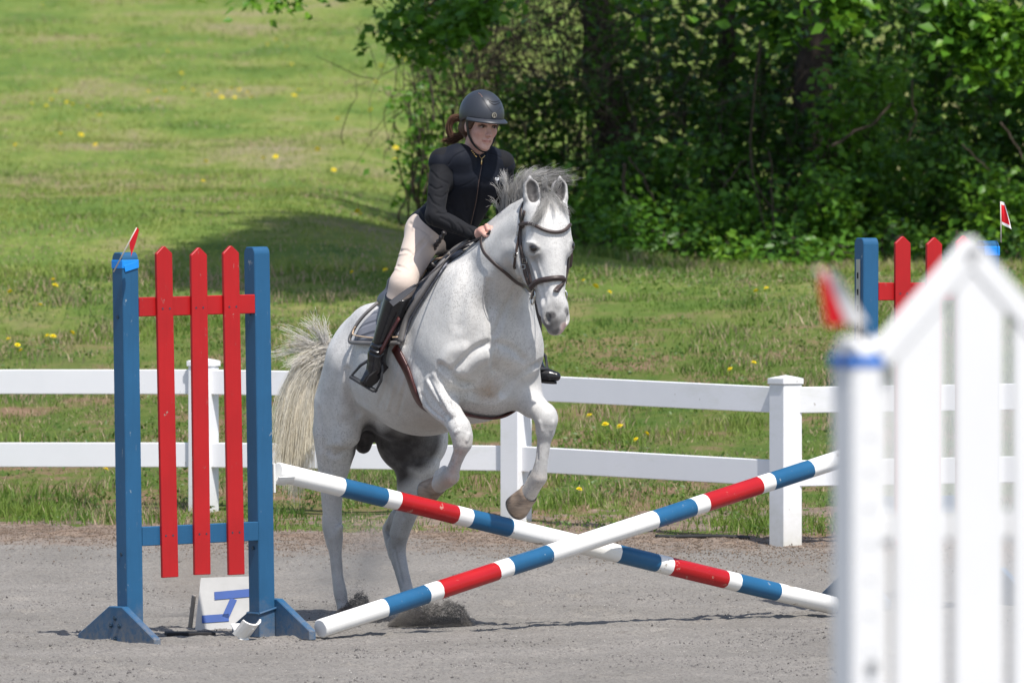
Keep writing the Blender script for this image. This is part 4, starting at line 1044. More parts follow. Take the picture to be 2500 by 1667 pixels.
# ------------------------------------------------------------------ tack
def leather(name, col, rough=.42):
    q = NT(name); n = q.noise(30, 5, .6); c = q.mix(q.ramp(n, [(.3, 0.0), (.7, 1.0)]), [x*.8 for x in col], [x*1.25 for x in col])
    q.bump(q.noise(220, 3, .6), .12, .002); return q.set(c, rough, .5)
BROWN = leather('brown_leather', (.045, .030, .027)); OXB = leather('oxblood_leather', (.065, .016, .014), .35); SADL = leather('dark_saddle_leather', (.028, .024, .025), .36)
GREYL = leather('grey_seat_leather', (.055, .052, .056), .4); STEEL = plain('bit_steel', (.55, .53, .48), .22, metal=1.0); BLKIRON = plain('black_iron', (.035, .036, .04), .45)
def lay(pts, off=.006, n=24, b=-.1):
    """world path and normals along photo points, lying on the horse"""
    P = []; N = []
    for p in spline([A(*q) for q in pts], n):
        r = on_horse(p[0], p[1], b); P.append(r[0]); N.append(r[1])
    P = np.array(P); N = np.array(N)
    for _ in range(3):
        P[1:-1] = (P[:-2]+2*P[1:-1]+P[2:])/4; N[1:-1] = (N[:-2]+2*N[1:-1]+N[2:])/4
    N /= np.linalg.norm(N, axis=1)[:, None]; return P+N*off, N
def mir_head(P):
    L_ = toL(P)-HQ; c = L_ @ AH.T; c[:, 0] *= -1; return toW(HQ+c @ AH)
def snap(P, off=.006):
    Q = []; N = []
    for p in P:
        q, n = near(p); Q.append(q); N.append(n)
    Q = np.array(Q); N = np.array(N)
    for _ in range(3): Q[1:-1] = (Q[:-2]+2*Q[1:-1]+Q[2:])/4; N[1:-1] = (N[:-2]+2*N[1:-1]+N[2:])/4
    N /= np.linalg.norm(N, axis=1)[:, None]; return Q+N*off, N
bridle = empty('bridle', toW(hd(0, .02, -.06)), 'brown leather bridle with thick noseband and metal bit on the horse head', 'bridle')
def put(name, PN, wd, th, mat, par): 
    V, F = strap(PN[0], PN[1], wd, th); return mesh(name, V, F, mat, par, True)
# browband: near side from the photo, far end wraps to the left temple
P, N = lay([(1272, 548), (1286, 546), (1302, 548), (1328, 562), (1357, 568), (1378, 562), (1389, 549)], .008, 30); V, F = tube(P, .0085, 8); mesh('browband', V, F, BROWN, bridle, True)
Pn, Nn = lay([(1298, 700), (1308, 691), (1322, 685), (1357, 679), (1380, 681), (1389, 685)], .009, 30)
put('noseband', (Pn, Nn), .026, .010, BROWN, bridle); V, F = tube(Pn+Nn*.004, .0085, 8); o = mesh('padding', V, F, BROWN, bridle, True); o.name = 'noseband_roll'
crown = toW(np.array([hd(l, d, n) for l, d, n in ((-.10, .10, -.05), (-.10, .04, -.065), (-.075, -.02, -.085), (0, -.06, -.10), (.075, -.02, -.085), (.10, .04, -.065), (.10, .10, -.05))]))
C_ = snap(spline(crown, 30), .006); put('crownpiece', C_, .028, .005, BROWN, bridle)
cheek = lay([(1283, 515), (1274, 546), (1271, 580), (1273, 602), (1279, 650), (1288, 684), (1300, 708)], .007, 26)
nosec = lay([(1273, 560), (1274, 600), (1284, 634), (1293, 662), (1300, 692)], .011, 24)
thr = lay([(1274, 548), (1267, 590), (1261, 622), (1259, 655)], .007, 16)
put('cheekpiece', cheek, .016, .005, BROWN, bridle); put('cheekpiece', snap(mir_head(cheek[0]), .007), .016, .005, BROWN, bridle)
put('noseband_hanger', nosec, .012, .005, BROWN, bridle); put('noseband_hanger', snap(mir_head(nosec[0]), .010), .012, .005, BROWN, bridle)
tl = np.vstack([thr[0][::3], toW(np.array([hd(-.07, .27, -.235), hd(0, .29, -.25), hd(.07, .27, -.235)])), mir_head(thr[0])[::-3]]); tl = spline(tl, 40)
TT = np.gradient(tl, axis=0); put('throatlatch', (tl, np.cross(TT, np.tile(HL, (len(tl), 1)))/1), .013, .004, BROWN, bridle)
m = MB()
for px, py in ((1270, 570), (1284, 636), (1278, 652), (1261, 622)):
    r = on_horse(px, py, -.1); t_ = A(0, 0, 1); c = r[0]+r[1]*.012; x_ = unit(np.cross(t_, r[1])); y_ = np.cross(r[1], x_)
    b = MB(); b.tube([c+x_*u*.011+y_*v*.010 for u, v in ((-1, -1), (1, -1), (1, 1), (-1, 1), (-1, -1))], .002, 6); b.build('buckle', STEEL, bridle, True)
for s in (-1, 1):
    r = rayhit(1307, 724); c = r[0]+r[1]*.012 if s < 0 else None
    if s > 0: c = mir_head(np.array([c0]))[0]
    else: c0 = c
    x_ = unit(HF*.9+HL*.25*s); th = np.linspace(0, 2*np.pi, 25); zz = unit(A(0, 0, 1)+HF*.2)
    V, F = tube([c+x_*.031*math.cos(t)+zz*.036*math.sin(t) for t in th], .0042, 8, False); mesh('bit_ring', V, F, STEEL, bridle, True)
    V, F = strap(spline([c+zz*.03-x_*.0, c-x_*.012+A(0, 0, .0), c-x_*.045-zz*.01], 6), np.tile(HL*s, (6, 1)), .014, .005); mesh('curb_strap', V, F, BROWN, bridle, True)
V, F = tube([c0, (c0+c)/2-A(0, 0, .005), c], .008, 8); mesh('mouthpiece', V, F, STEEL, bridle, True)
# reins: from the bit along the neck to the hands
rr_ = lay([(1298, 716), (1278, 702), (1255, 681), (1233, 661), (1198, 630), (1184, 611), (1180, 590), (1188, 570)], .016, 40, -.12); put('rein', rr_, .015, .005, BROWN, bridle)
cL = toL(c); pl_ = spline([cL, cL*.65+A(1.02, .14, 1.83)*.35+A(0, .05, -.02), cL*.3+A(1.02, .14, 1.83)*.7+A(0, .07, -.02), A(1.02, .11, 1.86)], 24); put('rein', (toW(pl_), np.tile(HL, (24, 1))), .015, .005, BROWN, bridle)

# ---- saddle pad: both flanks, then the saddle
def flank(name, mat, par, front, rear, off, th, nu=26, nv=22, both=True, lift=None):
    fa = spline([A(*p) for p in front], nu); rb = spline([A(*p) for p in rear], nu); out = []
    G = np.zeros((nu, nv, 3)); NN = np.zeros((nu, nv, 3))
    for i in range(nu):
        for j in range(nv):
            v = j/(nv-1); p = fa[i]*(1-v)+rb[i]*v; r = on_horse(p[0], p[1], -.15); G[i, j] = r[0]; NN[i, j] = r[1]
    for _ in range(6):
        for X in (G, NN):
            X[1:-1, 1:-1] = (X[:-2, 1:-1]+X[2:, 1:-1]+X[1:-1, :-2]+X[1:-1, 2:]+2*X[1:-1, 1:-1])/6
    NN /= np.linalg.norm(NN, axis=2)[..., None]; res = []
    for s in ((-1, 1) if both else (-1,)):
        g_, n_ = G.copy(), NN.copy()
        if s > 0:
            l = toL(g_.reshape(-1, 3)); l[:, 1] *= -1; q = [near(p) for p in toW(l)]
            g_ = np.array([x[0] for x in q]).reshape(G.shape); n_ = np.array([x[1] for x in q]).reshape(G.shape)
            for _ in range(4):
                for X in (g_, n_): X[1:-1, 1:-1] = (X[:-2, 1:-1]+X[2:, 1:-1]+X[1:-1, :-2]+X[1:-1, 2:]+2*X[1:-1, 1:-1])/6
        o_ = np.full((nu, nv, 1), off)
        uu, vv = np.meshgrid(np.linspace(0, 1, nu), np.linspace(0, 1, nv), indexing='ij')
        e_ = np.minimum(np.minimum(uu, 1-uu)*nu, np.minimum(vv, 1-vv)*nv); e_ = np.clip(e_/2.0, 0, 1)[..., None]
        ex = 0 if lift is None else lift(uu, vv)[..., None]
        T_ = g_+n_*(o_+th*(.35+.65*e_)+ex); B_ = g_+n_*(o_*.6)
        V = np.concatenate([T_.reshape(-1, 3), B_.reshape(-1, 3)]); F = []; k = nu*nv
        for i in range(nu-1):
            for j in range(nv-1):
                q = (i*nv+j, i*nv+j+1, (i+1)*nv+j+1, (i+1)*nv+j); F.append(q if s < 0 else q[::-1]); F.append(tuple(k+x for x in (q[::-1] if s < 0 else q)))
        rim = [(0, j) for j in range(nv)]+[(i, nv-1) for i in range(1, nu)]+[(nu-1, j) for j in range(nv-2, -1, -1)]+[(i, 0) for i in range(nu-2, 0, -1)]
        ids = [i*nv+j for i, j in rim]
        for a, b in zip(ids, ids[1:]+ids[:1]): F.append((a, b, k+b, k+a) if s > 0 else (b, a, k+a, k+b))
        ob = mesh(name, V, F, mat, par, True); res.append((ob, g_, n_))
    return res
def pad_mat():
    q = NT('quilted_pad'); v = q.tc(); w1 = q.n('ShaderNodeTexWave'); w1.inputs['Scale'].default_value = 5.5; q.l(q.mapv((1, 1, 1), (0, math.radians(35), math.radians(-30))), w1.inputs['Vector'])
    n = q.noise(8, 4); c = q.mix(q.ramp(n, [(.3, 0.0), (.7, 1.0)]), (.17, .175, .205), (.22, .225, .255))
    c = q.mix(q.ramp(w1.outputs['Fac'], [(.0, .5), (.06, 0.0)]), c, (.09, .095, .115))
    q.bump(q.ramp(w1.outputs['Fac'], [(0, 0.0), (.35, 1.0)]), .5, .012); return q.set(c, .8, .2)
PAD = pad_mat(); BIND = plain('dark_grey_binding', (.17, .16, .155), .7); GOLD = plain('tan_piping', (.62, .45, .30), .5)
pad = empty('saddle_pad', toW(A(.45, 0, 1.62)), 'grey quilted saddle pad with tan piping under the saddle', 'saddle pad')
FR = [(1150, 602), (1114, 624), (1082, 664), (1052, 708), (1016, 764), (1000, 800), (990, 835)]
RE = [(1085, 620), (1040, 650), (985, 700), (945, 742), (900, 782), (878, 812), (870, 838)]
pw_ = flank('flank', PAD, pad, FR, RE, .010, .012)
ff = spline([A(*p) for p in FR], 40); 
def edge_line(pts, off, n=40): return lay(pts, off, n, -.15)
for nm, pts, wd, th, mat in (('binding', [(x-2, y+1) for x, y in FR], .034, .014, BIND), ('piping', [(x-19, y-5) for x, y in FR[1:-1]], .009, .008, GOLD), ('piping', [(985, 826), (940, 830), (884, 826), (879, 815), (884, 805)], .006, .006, GOLD),
                             ('binding', [(990, 838), (940, 840), (871, 839), (876, 812), (898, 781), (930, 752)], .018, .012, BIND)):
    a = edge_line(pts, .032+(.006 if nm == 'piping' else 0)); put(nm, a, wd, th, mat, pad)
    l = toL(a[0]); l[:, 1] *= -1; put(nm, snap(toW(l), .034), wd, th, mat, pad)
saddle = empty('saddle', toW(A(.40, 0, 1.68)), 'dark leather jumping saddle with stirrups on the grey horse', 'saddle')
flank('flap', SADL, saddle, [(1058, 642), (1030, 682), (1000, 735), (980, 788), (972, 822)], [(1000, 650), (962, 705), (938, 752), (932, 790), (946, 820)], .026, .010, 20, 16,
      lift=lambda u, v: .034*np.exp(-((v-.12)/.16)**2)*np.clip(1.15-u*1.2, 0, 1))
flank('knee_roll', GREYL, saddle, [(1060, 652), (1046, 678), (1020, 722)], [(1028, 650), (1012, 682), (1000, 715)], .05, .022, 14, 10)
g = SDF((.0, -.25, 1.45), (.85, .25, 2.0), .008)
g.chain([(A(.30, -.10, 1.655), .035), (A(.27, 0, 1.675), .035), (A(.30, .10, 1.655), .035)], .04); g.chain([(A(.30, 0, 1.62), .08), (A(.42, 0, 1.62), .09), (A(.54, 0, 1.69), .085), (A(.63, 0, 1.745), .06)], .05)
g.chain([(A(.30, -.13, 1.56), .06), (A(.42, -.16, 1.56), .06), (A(.54, -.13, 1.63), .06)], .05); g.chain([(A(.30, .13, 1.56), .06), (A(.42, .16, 1.56), .06), (A(.54, .13, 1.63), .06)], .05)
V, F = g.skin(4); mesh('seat', toW(V), F, GREYL, saddle, True)
V, F = tube(toW(np.array([A(.62, -.06, 1.74), A(.66, -.03, 1.795), A(.665, .03, 1.795), A(.62, .06, 1.74)])), .012, 8); mesh('pommel_trim', V, F, SADL, saddle, True)
# braided grab strap
P = spline([W(1086, 566, toW(H(1086, 566, -.13))[1]), W(1072, 588, toW(H(1072, 588, -.14))[1]), W(1060, 606, toW(H(1060, 606, -.13))[1]), W(1053, 626, toW(H(1053, 626, -.12))[1])], 40)
V, F = tube(P, .011+.0028*np.sin(np.linspace(0, 40, 40)), 8); mesh('grab_strap', V, F, SADL, saddle, True)
P, N = lay([(1056, 660), (1038, 684), (1018, 700)], .06, 8); put('billet_strap', (P, N), .012, .005, SADL, saddle)
def arm_(s):
    pts = [(974, 776), (958, 805), (940, 838), (928, 862)]
    P = np.array([toW(H(x, y, -b)) for (x, y), b in zip(pts, (.385, .40, .41, .415))])
    if s > 0: L_ = toL(P); L_[:, 1] *= -1; L_[:, 0] += np.linspace(.05, .15, 4); L_[:, 2] += np.linspace(0, .03, 4); L_[:, 1] -= .03; P = toW(L_)
    P = spline(P, 12); V, F = strap(P, np.tile(unit(-HF*.3+HL*s*.9), (12, 1)), .026, .008); mesh('stirrup_leather', V, F, OXB, saddle, True)
    top = P[-1]
    if s < 0: Q = [W(914, 870, 0+toW(H(914, 870, -.42))[1]), W(880, 892, toW(H(880, 892, -.45))[1]), W(857, 919, toW(H(857, 919, -.47))[1]), W(885, 938, toW(H(885, 938, -.44))[1]), W(917, 955, toW(H(917, 955, -.40))[1]), W(930, 930, toW(H(930, 930, -.39))[1]), W(934, 900, toW(H(934, 900, -.39))[1]), W(926, 866, toW(H(926, 866, -.40))[1]), W(914, 870, toW(H(914, 870, -.42))[1])]
    else: Q = [top+A(0, 0, 0)]+[top+HF*u*.3+HL*v+A(0, 0, z) for u, v, z in ((.05, -.04, -.05), (.05, -.05, -.11), (.05, .0, -.12), (.05, .05, -.11), (.05, .04, -.05), (0, 0, 0))]
    Q = np.array(Q); m = MB(); m.tube(Q, .0075, 8)
    i0 = 2 if s < 0 else 2; a, b = (Q[2], Q[4]); t = unit(b-a); n_ = unit(np.cross(t, A(0, 0, 1)))
    m.bevel_box((a+b)/2, (np.linalg.norm(b-a), .045, .014), A(t, n_, np.cross(t, n_)), .003)
    m.build('stirrup_iron', BLKIRON, saddle, True)
arm_(-1); arm_(1)
# girth round the barrel
P = []
for th in np.linspace(-1.62, 1.62, 60):
    a0 = .88-.18*(abs(th)/1.62)**2.6; c0_ = A(a0, 0, 1.33); d_ = A(0, math.sin(th), -math.cos(th)); h = BVH.ray_cast(Vector(toW(c0_)), Vector(toW(c0_+d_)-toW(c0_)))
    r_ = np.linalg.norm(np.array(h[0])-toW(c0_)) if h[0] is not None else .35
    P.append((a0, th, min(r_, .385)))
P = np.array(P)
for _ in range(8): P[1:-1, 2] = (P[:-2, 2]+2*P[1:-1, 2]+P[2:, 2])/4
G_ = np.array([toW(A(a0, math.sin(th)*(r_+.008), 1.33-math.cos(th)*(r_+.008))) for a0, th, r_ in P]); N = np.array([math.sin(th)*HL-A(0, 0, math.cos(th)) for a0, th, r_ in P])
put('girth', (G_, N), .055, .012, OXB, saddle)
# ------------------------------------------------------------------ the rider (same frame as the horse)
def mb_(p): return A(p[0], -p[1], p[2])
hipR, hipL = H(1036, 574, -.12), H(1075, 575, .12)
kneR, ankR, heeR, toeR = H(984, 692, -.345), H(921, 862, -.40), H(926, 893, -.385), H(896, 926, -.435)
kneL = A(kneR[0]+.04, -kneR[1], kneR[2]); ankL = H(1302, 884, .40); heeL = H(1298, 912, .38); toeL_ = H(1350, 918, .45)
shR, shL = H(1078, 392, -.165), H(1226, 398, .165)
elR, elL = H(1062, 528, -.25), H(1236, 520, .25)
wrR, wrL = H(1163, 575, -.105), H(1232, 566, .10)
FQ = H(1175, 304, 0)
_ph = math.radians(27); _f0 = A(*(HAX @ A(math.sin(_ph), -math.cos(_ph), 0))); _pt = math.radians(9)
RN = unit(_f0*math.cos(_pt)-A(0, 0, math.sin(_pt))); RU0 = A(0, 0, 1)*math.cos(_pt)+_f0*math.sin(_pt); RL0 = np.cross(RU0, RN)
_rl = math.radians(-2.0); RL = RL0*math.cos(_rl)+RU0*math.sin(_rl); RU = RU0*math.cos(_rl)-RL0*math.sin(_rl)
RA = A(RL, RU, RN)
def fc(l, u, n): return FQ+RL*l+RU*u+RN*n
chR, chL = H(1118, 432, -.075), H(1178, 436, .075)
waR, waL = H(1085, 520, -.062), H(1128, 523, .062)
peR, peL = H(1047, 562, -.075), H(1095, 567, .075)
upR, upL = H(1120, 392, -.09), H(1188, 396, .09)
nkb = H(1155, 385, 0)
def torso(g, gr, k=.05):
    g.chain([(peR, .105), (waR, .098), (chR, .099), (upR, .076)], k, grow=gr); g.chain([(peL, .105), (waL, .098), (chL, .099), (upL, .076)], k, grow=gr)
    g.chain([((peR+peL)/2, .10), ((waR+waL)/2, .088), ((chR+chL)/2, .10), (nkb-A(.03, 0, .04), .075)], k, grow=gr)
def arms(g, gr, k=.03):
    for sh, el, wr, up in ((shR, elR, wrR, upR), (shL, elL, wrL, upL)):
        g.chain([(up, .062), (sh, .054)], k, grow=gr); g.chain([(sh, .054), (sh*.45+el*.55, .051), (el, .044)], k, grow=gr); g.chain([(el, .044), (el*.6+wr*.4, .043), (wr, .028)], k, grow=gr)
def legs(g, gr, k=.04):
    for hip, kn, an in ((hipR, kneR, ankR), (hipL, kneL, ankL)):
        g.chain([(hip, .105), (hip*.5+kn*.5, .083), (kn, .060)], k, grow=gr); g.chain([(kn, .058), (kn*.68+an*.32, .056), (kn*.25+an*.75, .042), (an, .034)], k, grow=gr)
LO, HI = A(.25, -.58, 1.05), A(1.35, .62, 2.66)
# ---- body: one continuous figure
g = SDF(LO, HI, .0038)
torso(g, -.012); arms(g, -.014); legs(g, -.024)
for an, he, to in ((ankR, heeR, toeR), (ankL, heeL, toeL_)): g.chain([(an, .03), (he, .03), (to, .024)], .02)
g.chain([(nkb-A(.02, 0, .05), .056), (nkb+A(0, 0, .02), .052), (fc(0, -.075, -.03), .050)], .025)
g.ell(fc(0, .045, -.014), (.074, .088, .096), RA, .02); g.ell(fc(0, -.028, .024), (.0575, .084, .060), RA, .02)
for s in (-1, 1):
    g.chain([(fc(s*.045, -.045, .0), .020), (fc(s*.031, -.080, .032), .016), (fc(s*.009, -.099, .062), .014)], .018)
    g.ell(fc(s*.036, -.026, .054), (.021, .020, .022), RA, .02)
    g.chain([(fc(s*.046, .020, .062), .011), (fc(s*.012, .016, .078), .011)], .014)
    g.ell(fc(s*.031, .000, .089), (.0165, .0075, .012), RA, .010, 'sub')
    g.chain([(fc(s*.0095, -.040, .091), .0075)], .007)
    g.chain([(fc(s*.018, -.064, .078), fc(0, 0, 0)[0]*0+.0055), (fc(0, -.063, .0845), .0060)], .006); g.chain([(fc(s*.014, -.076, .0765), .0058), (fc(0, -.077, .082), .0068)], .006)
    g.chain([(fc(s*.020, -.0695, .085), .0020), (fc(0, -.0695, .093), .0020)], .004, 'sub')
    g.ell(fc(s*.072, -.012, -.008), (.010, .030, .018), RA, .008)
g.chain([(fc(0, .012, .080), .0085), (fc(0, -.020, .093), .0085), (fc(0, -.037, .1015), .0100)], .012)
g.chain([(fc(0, -.102, .064), .016)], .015)
# hands with fingers closed on the reins
FING = []
for s, wr, kx in ((-1, wrR, [(1188, 551), (1198, 556), (1205, 563), (1208, 571)]), (1, wrL, None)):
    if s < 0: K = [H(x, y, -.10+.012*i) for i, (x, y) in enumerate(kx)]; pc = H(1181, 566, -.10); cur = A(-.015, .02, -.052); th = [H(1172, 562, -.115), H(1184, 574, -.125), H(1196, 577, -.115)]
    else: K = [wr+A(.055-.004*i, -.015+.004*i, .025-.017*i) for i in range(4)]; pc = wr+A(.028, -.008, .0); cur = A(-.015, -.03, -.045); th = [wr+A(.02, .02, .005), wr+A(.05, .02, .0), wr+A(.07, .01, -.005)]
    g.chain([(wr, .027), (pc, .030)], .02)
    for i, kp in enumerate(K):
        rr = (.0105, .011, .0105, .009)[i]; le = (.95, 1.05, 1.0, .8)[i]
        g.chain([(pc*.6+kp*.4, rr+.002), (kp, rr)], .006); m1 = kp+A(.018, .004*s, -.020)*le; m2 = m1+cur*.55*le; tp = m2+A(-.02, .004, -.004)*le
        g.chain([(kp, rr), (m1, rr*.95), (m2, rr*.9), (tp, rr*.8)], .004)
    g.chain([(th[0], .014), (th[1], .0115), (th[2], .009)], .008)
BV, BF = g.skin(2); del g
def skin_mat():
    q = NT('skin'); c_, ch = q.attr('paint'); n = q.noise(45, 4, .6)
    c = q.mix(q.ramp(n, [(.3, 0.0), (.7, 1.0)]), (.56, .33, .265), (.63, .395, .325))
    c = q.mix(ch[0], c, (.42, .13, .115)); c = q.mix(q.math('MULTIPLY', ch[1], .85), c, (.07, .04, .028)); 
    q.set(c, .5, .35); q.b.inputs['Subsurface Weight'].default_value = .08; q.b.inputs['Subsurface Radius'].default_value = (.01, .004, .002); return q.m
SKIN = skin_mat()
lips = np.maximum(falloff(BV, [(fc(-.022, -.070, .078), fc(0, -.0695, .088), .010, .55), (fc(.022, -.070, .078), fc(0, -.0695, .088), .010, .55)]), falloff(BV, [(fc(-.04, -.03, .06), .04, .28), (fc(.04, -.03, .06), .04, .28), (fc(0, -.038, .1), .025, .3), (K[0], .0001, 0)]))
lips = np.maximum(lips, falloff(BV, [(H(1190, 562, -.09), .07, .3)]))
brow = falloff(BV, [(fc(s*.048, .018, .066), fc(s*.018, .0215, .086), .008, .8) for s in (-1, 1)]+[(fc(s*.048, .001, .068), fc(s*.016, .003, .082), .011, .85) for s in (-1, 1)]+[(fc(-.016, -.0695, .082), fc(.016, -.0695, .082), .0045, .55)])
person = empty('person', toW((peR+peL)/2), 'rider in black helmet, navy vest and beige breeches leaning forward on the grey horse', 'person')
mesh('body', toW(BV), BF, SKIN, person, True, attr={'paint': np.stack([lips, brow, 0*brow], -1)})
SCL = plain('eye_white', (.30, .26, .245), .3); IRIS = plain('brown_iris', (.035, .02, .012), .15)
RAw = RA @ HAX
for s in (-1, 1):
    V, F = ball(toW(fc(s*.031, -.0005, .070)), (.0112, .0082, .0112), RAw, 16, 10); eo = mesh('eye', V, F, SCL, person, True)
    V, F = ball(toW(fc(s*.031+.002, -.001, .0795)), (.0066, .0066, .003), RAw, 12, 6); io = mesh('iris', V, F, IRIS, person, True); io.parent = eo
    P = [toW(fc(s*.031+.0145*math.cos(t), .0000+.0066*math.sin(t), .0795+.002*math.sin(t)-.003*abs(math.cos(t)))) for t in np.linspace(.15, math.pi-.15, 9)]
    V, F = tube(P, .0030, 6); mesh('eyelid', V, F, plain('lash_brown', (.10, .05, .04), .6) if 'lash_brown' not in bpy.data.materials else bpy.data.materials['lash_brown'], person, True)
# ---- clothes
def cloth(name, col, rough, var=.12, fold=.35, sc=9, sheen=.1):
    q = NT(name); n = q.noise(6, 4); c = q.mix(q.ramp(n, [(.3, 0.0), (.7, 1.0)]), [x*(1-var) for x in col], [x*(1+var) for x in col])
    q.bump(q.math('ADD', q.math('MULTIPLY', q.noise(sc, 3, .5, dist=.6), .9), q.math('MULTIPLY', q.noise(400, 2), .05)), fold, .02)
    m = q.set(c, rough, .18); q.b.inputs['Sheen Weight'].default_value = sheen; return m
SHIRT = cloth('black_shirt', (.011, .0115, .014), .8, fold=.3, sheen=.03); VEST = cloth('navy_vest', (.0065, .0085, .015), .72, fold=.22, sheen=.02); BREE = cloth('beige_breeches', (.57, .475, .41), .8, .06, .22)
BOOT = leather('black_boot', (.012, .012, .014), .22)
def strokes(V, F, lst):
    """folds: (points local, radius, depth)"""
    N = vnormals(V, F); V = V.copy()
    for pts, rad, dep in lst:
        P_ = spline(pts, 5*len(pts)); sel = np.where((V > P_.min(0)-rad).all(1) & (V < P_.max(0)+rad).all(1))[0]; d = np.full(len(sel), 9.0); v = V[sel]
        for a, b in zip(P_[:-1], P_[1:]):
            ba = b-a; t = np.clip(((v-a)@ba)/max(ba@ba, 1e-9), 0, 1); d = np.minimum(d, np.linalg.norm(v-a-t[:, None]*ba, axis=1))
        wg = np.clip(1-d/rad, 0, 1); V[sel] += N[sel]*(dep*wg*wg*(3-2*wg))[:, None]
    return V
def pstrokes(V, F, lst):
    bv = BVHTree.FromPolygons([Vector(v) for v in toW(V).tolist()], F.tolist()); out = []
    for pts, rad, dep in lst:
        P_ = [rayhit(p[0], p[1], bv) for p in spline([A(*p) for p in pts], 4*len(pts))]; P_ = [toL(p[0]) for p in P_ if p is not None]
        if len(P_) > 2: out.append((P_, rad, dep))
    return strokes(V, F, out)
# shirt: sleeves and collar
g = SDF(A(.30, -.40, 1.72), A(1.25, .40, 2.36), .005)
arms(g, -.001); torso(g, -.010)
g.chain([(wrR-(wrR-elR)*.10, .036), (wrR+(wrR-elR)*.02, .034)], .01); g.chain([(wrL-(wrL-elL)*.10, .036), (wrL+(wrL-elL)*.02, .034)], .01)
g.chain([(nkb-A(.01, 0, .03), .066), (nkb+A(.004, 0, .022), .060)], .02)
g.chain([(nkb+A(.008, 0, .02), .050), (fc(0, -.03, -.02), .050)], .004, 'sub')
V, F = g.skin(2); del g
V = pstrokes(V, F, [([(1052, 418), (1070, 436), (1094, 448)], .009, -.004), ([(1049, 452), (1064, 462), (1080, 458)], .008, -.0045), ([(1062, 478), (1080, 482), (1093, 470)], .009, -.004), ([(1046, 476), (1056, 494), (1076, 505)], .010, -.005), ([(1066, 425), (1088, 470)], .012, .002), ([(1058, 500), (1072, 514)], .008, .003),
    ([(1066, 520), (1086, 522), (1096, 516)], .008, -.005), ([(1075, 532), (1098, 545), (1104, 566)], .009, -.004), ([(1096, 532), (1114, 552), (1116, 572)], .008, .003), ([(1118, 545), (1130, 564), (1128, 582)], .008, -.004), ([(1144, 556), (1154, 570), (1150, 586)], .008, -.005), ([(1046, 530), (1058, 556), (1080, 574)], .010, -.004), ([(1086, 560), (1110, 582)], .008, .003)])
mesh('shirt', toW(V), F, SHIRT, person, True)
# vest
g = SDF(A(.22, -.34, 1.70), A(1.20, .34, 2.36), .005)
torso(g, .001, .05)
g.chain([(upR, .074), (shR*.96+elR*.04, .0625)], .03); g.chain([(upL, .074), (shL*.96+elL*.04, .0625)], .03)
g.chain([(peR-A(.02, .0, .0), .100), (peL-A(.02, -.0, .0), .100)], .03)
g.chain([(nkb-A(.02, 0, .03), .074), (nkb+A(.0, 0, .012), .066)], .02)
# hem: cut the skirt of the vest below the hip line, armholes round the sleeves, neck hole
hem = unit(A(.62, 0, .78)); hp0 = (peR+peL)/2-hem*.042
sl, X, Y, Z = g.box(g.lo, g.lo+g.h*g.n); hd_ = -((X-hp0[0])*hem[0]+(Y-hp0[1])*hem[1]+(Z-hp0[2])*hem[2]).astype(np.float32); g.f = np.maximum(g.f, np.broadcast_to(hd_, g.f.shape))
for sh, el in ((shR, elR), (shL, elL)): g.chain([(sh*.60+el*.40, .068), (sh*.4+el*.6, .075), (el, .08)], .004, 'sub')
g.chain([(nkb+A(.0, 0, .0), .055), (fc(0, -.03, -.02), .055)], .004, 'sub')
V, F = g.skin(2); del g
V = pstrokes(V, F, [([(1180, 395), (1172, 440), (1166, 490), (1152, 555)], .010, -.007), ([(1170, 400), (1163, 440), (1157, 490), (1144, 553)], .008, .003), ([(1095, 402), (1112, 380), (1136, 368)], .006, -.005), ([(1105, 463), (1140, 450), (1165, 434)], .005, -.002), ([(1178, 434), (1205, 448), (1226, 466)], .005, -.002), ([(1190, 372), (1222, 385), (1246, 402)], .006, -.004),
    ([(1098, 500), (1112, 530), (1118, 560)], .016, -.005), ([(1120, 515), (1140, 545)], .014, .004), ([(1128, 480), (1140, 510)], .014, -.003), ([(1035, 500), (1050, 525), (1070, 545)], .014, -.006), ([(1028, 512), (1044, 540), (1062, 560)], .014, .005), ([(1100, 420), (1106, 460)], .014, -.004)])
vest = mesh('vest', toW(V), F, VEST, person, True)
VB = BVHTree.FromPolygons([Vector(v) for v in toW(V).tolist()], F.tolist())
def vhit(px, py): 
    r = rayhit(px, py, VB); return r if r is not None else (toW(H(px, py, 0)), -HF)
GOLDM = plain('gold_zip', (.75, .52, .22), .3, metal=.9); ZIP = plain('brown_zip', (.07, .045, .04), .5); LOGO = plain('white_print', (.72, .73, .75), .6)
def vtube(name, pts, rad, mat, par, off=.002, n=18):
    P = np.array([vhit(*p)[0]+vhit(*p)[1]*off for p in spline([A(*p) for p in pts], n)]); V_, F_ = tube(P, rad, 6); o = mesh(name, V_, F_, mat, person, True); o.parent = par; return o
vtube('zip', [(1175, 405), (1168, 445), (1162, 490), (1148, 552)], .0028, ZIP, vest, .001, 30)
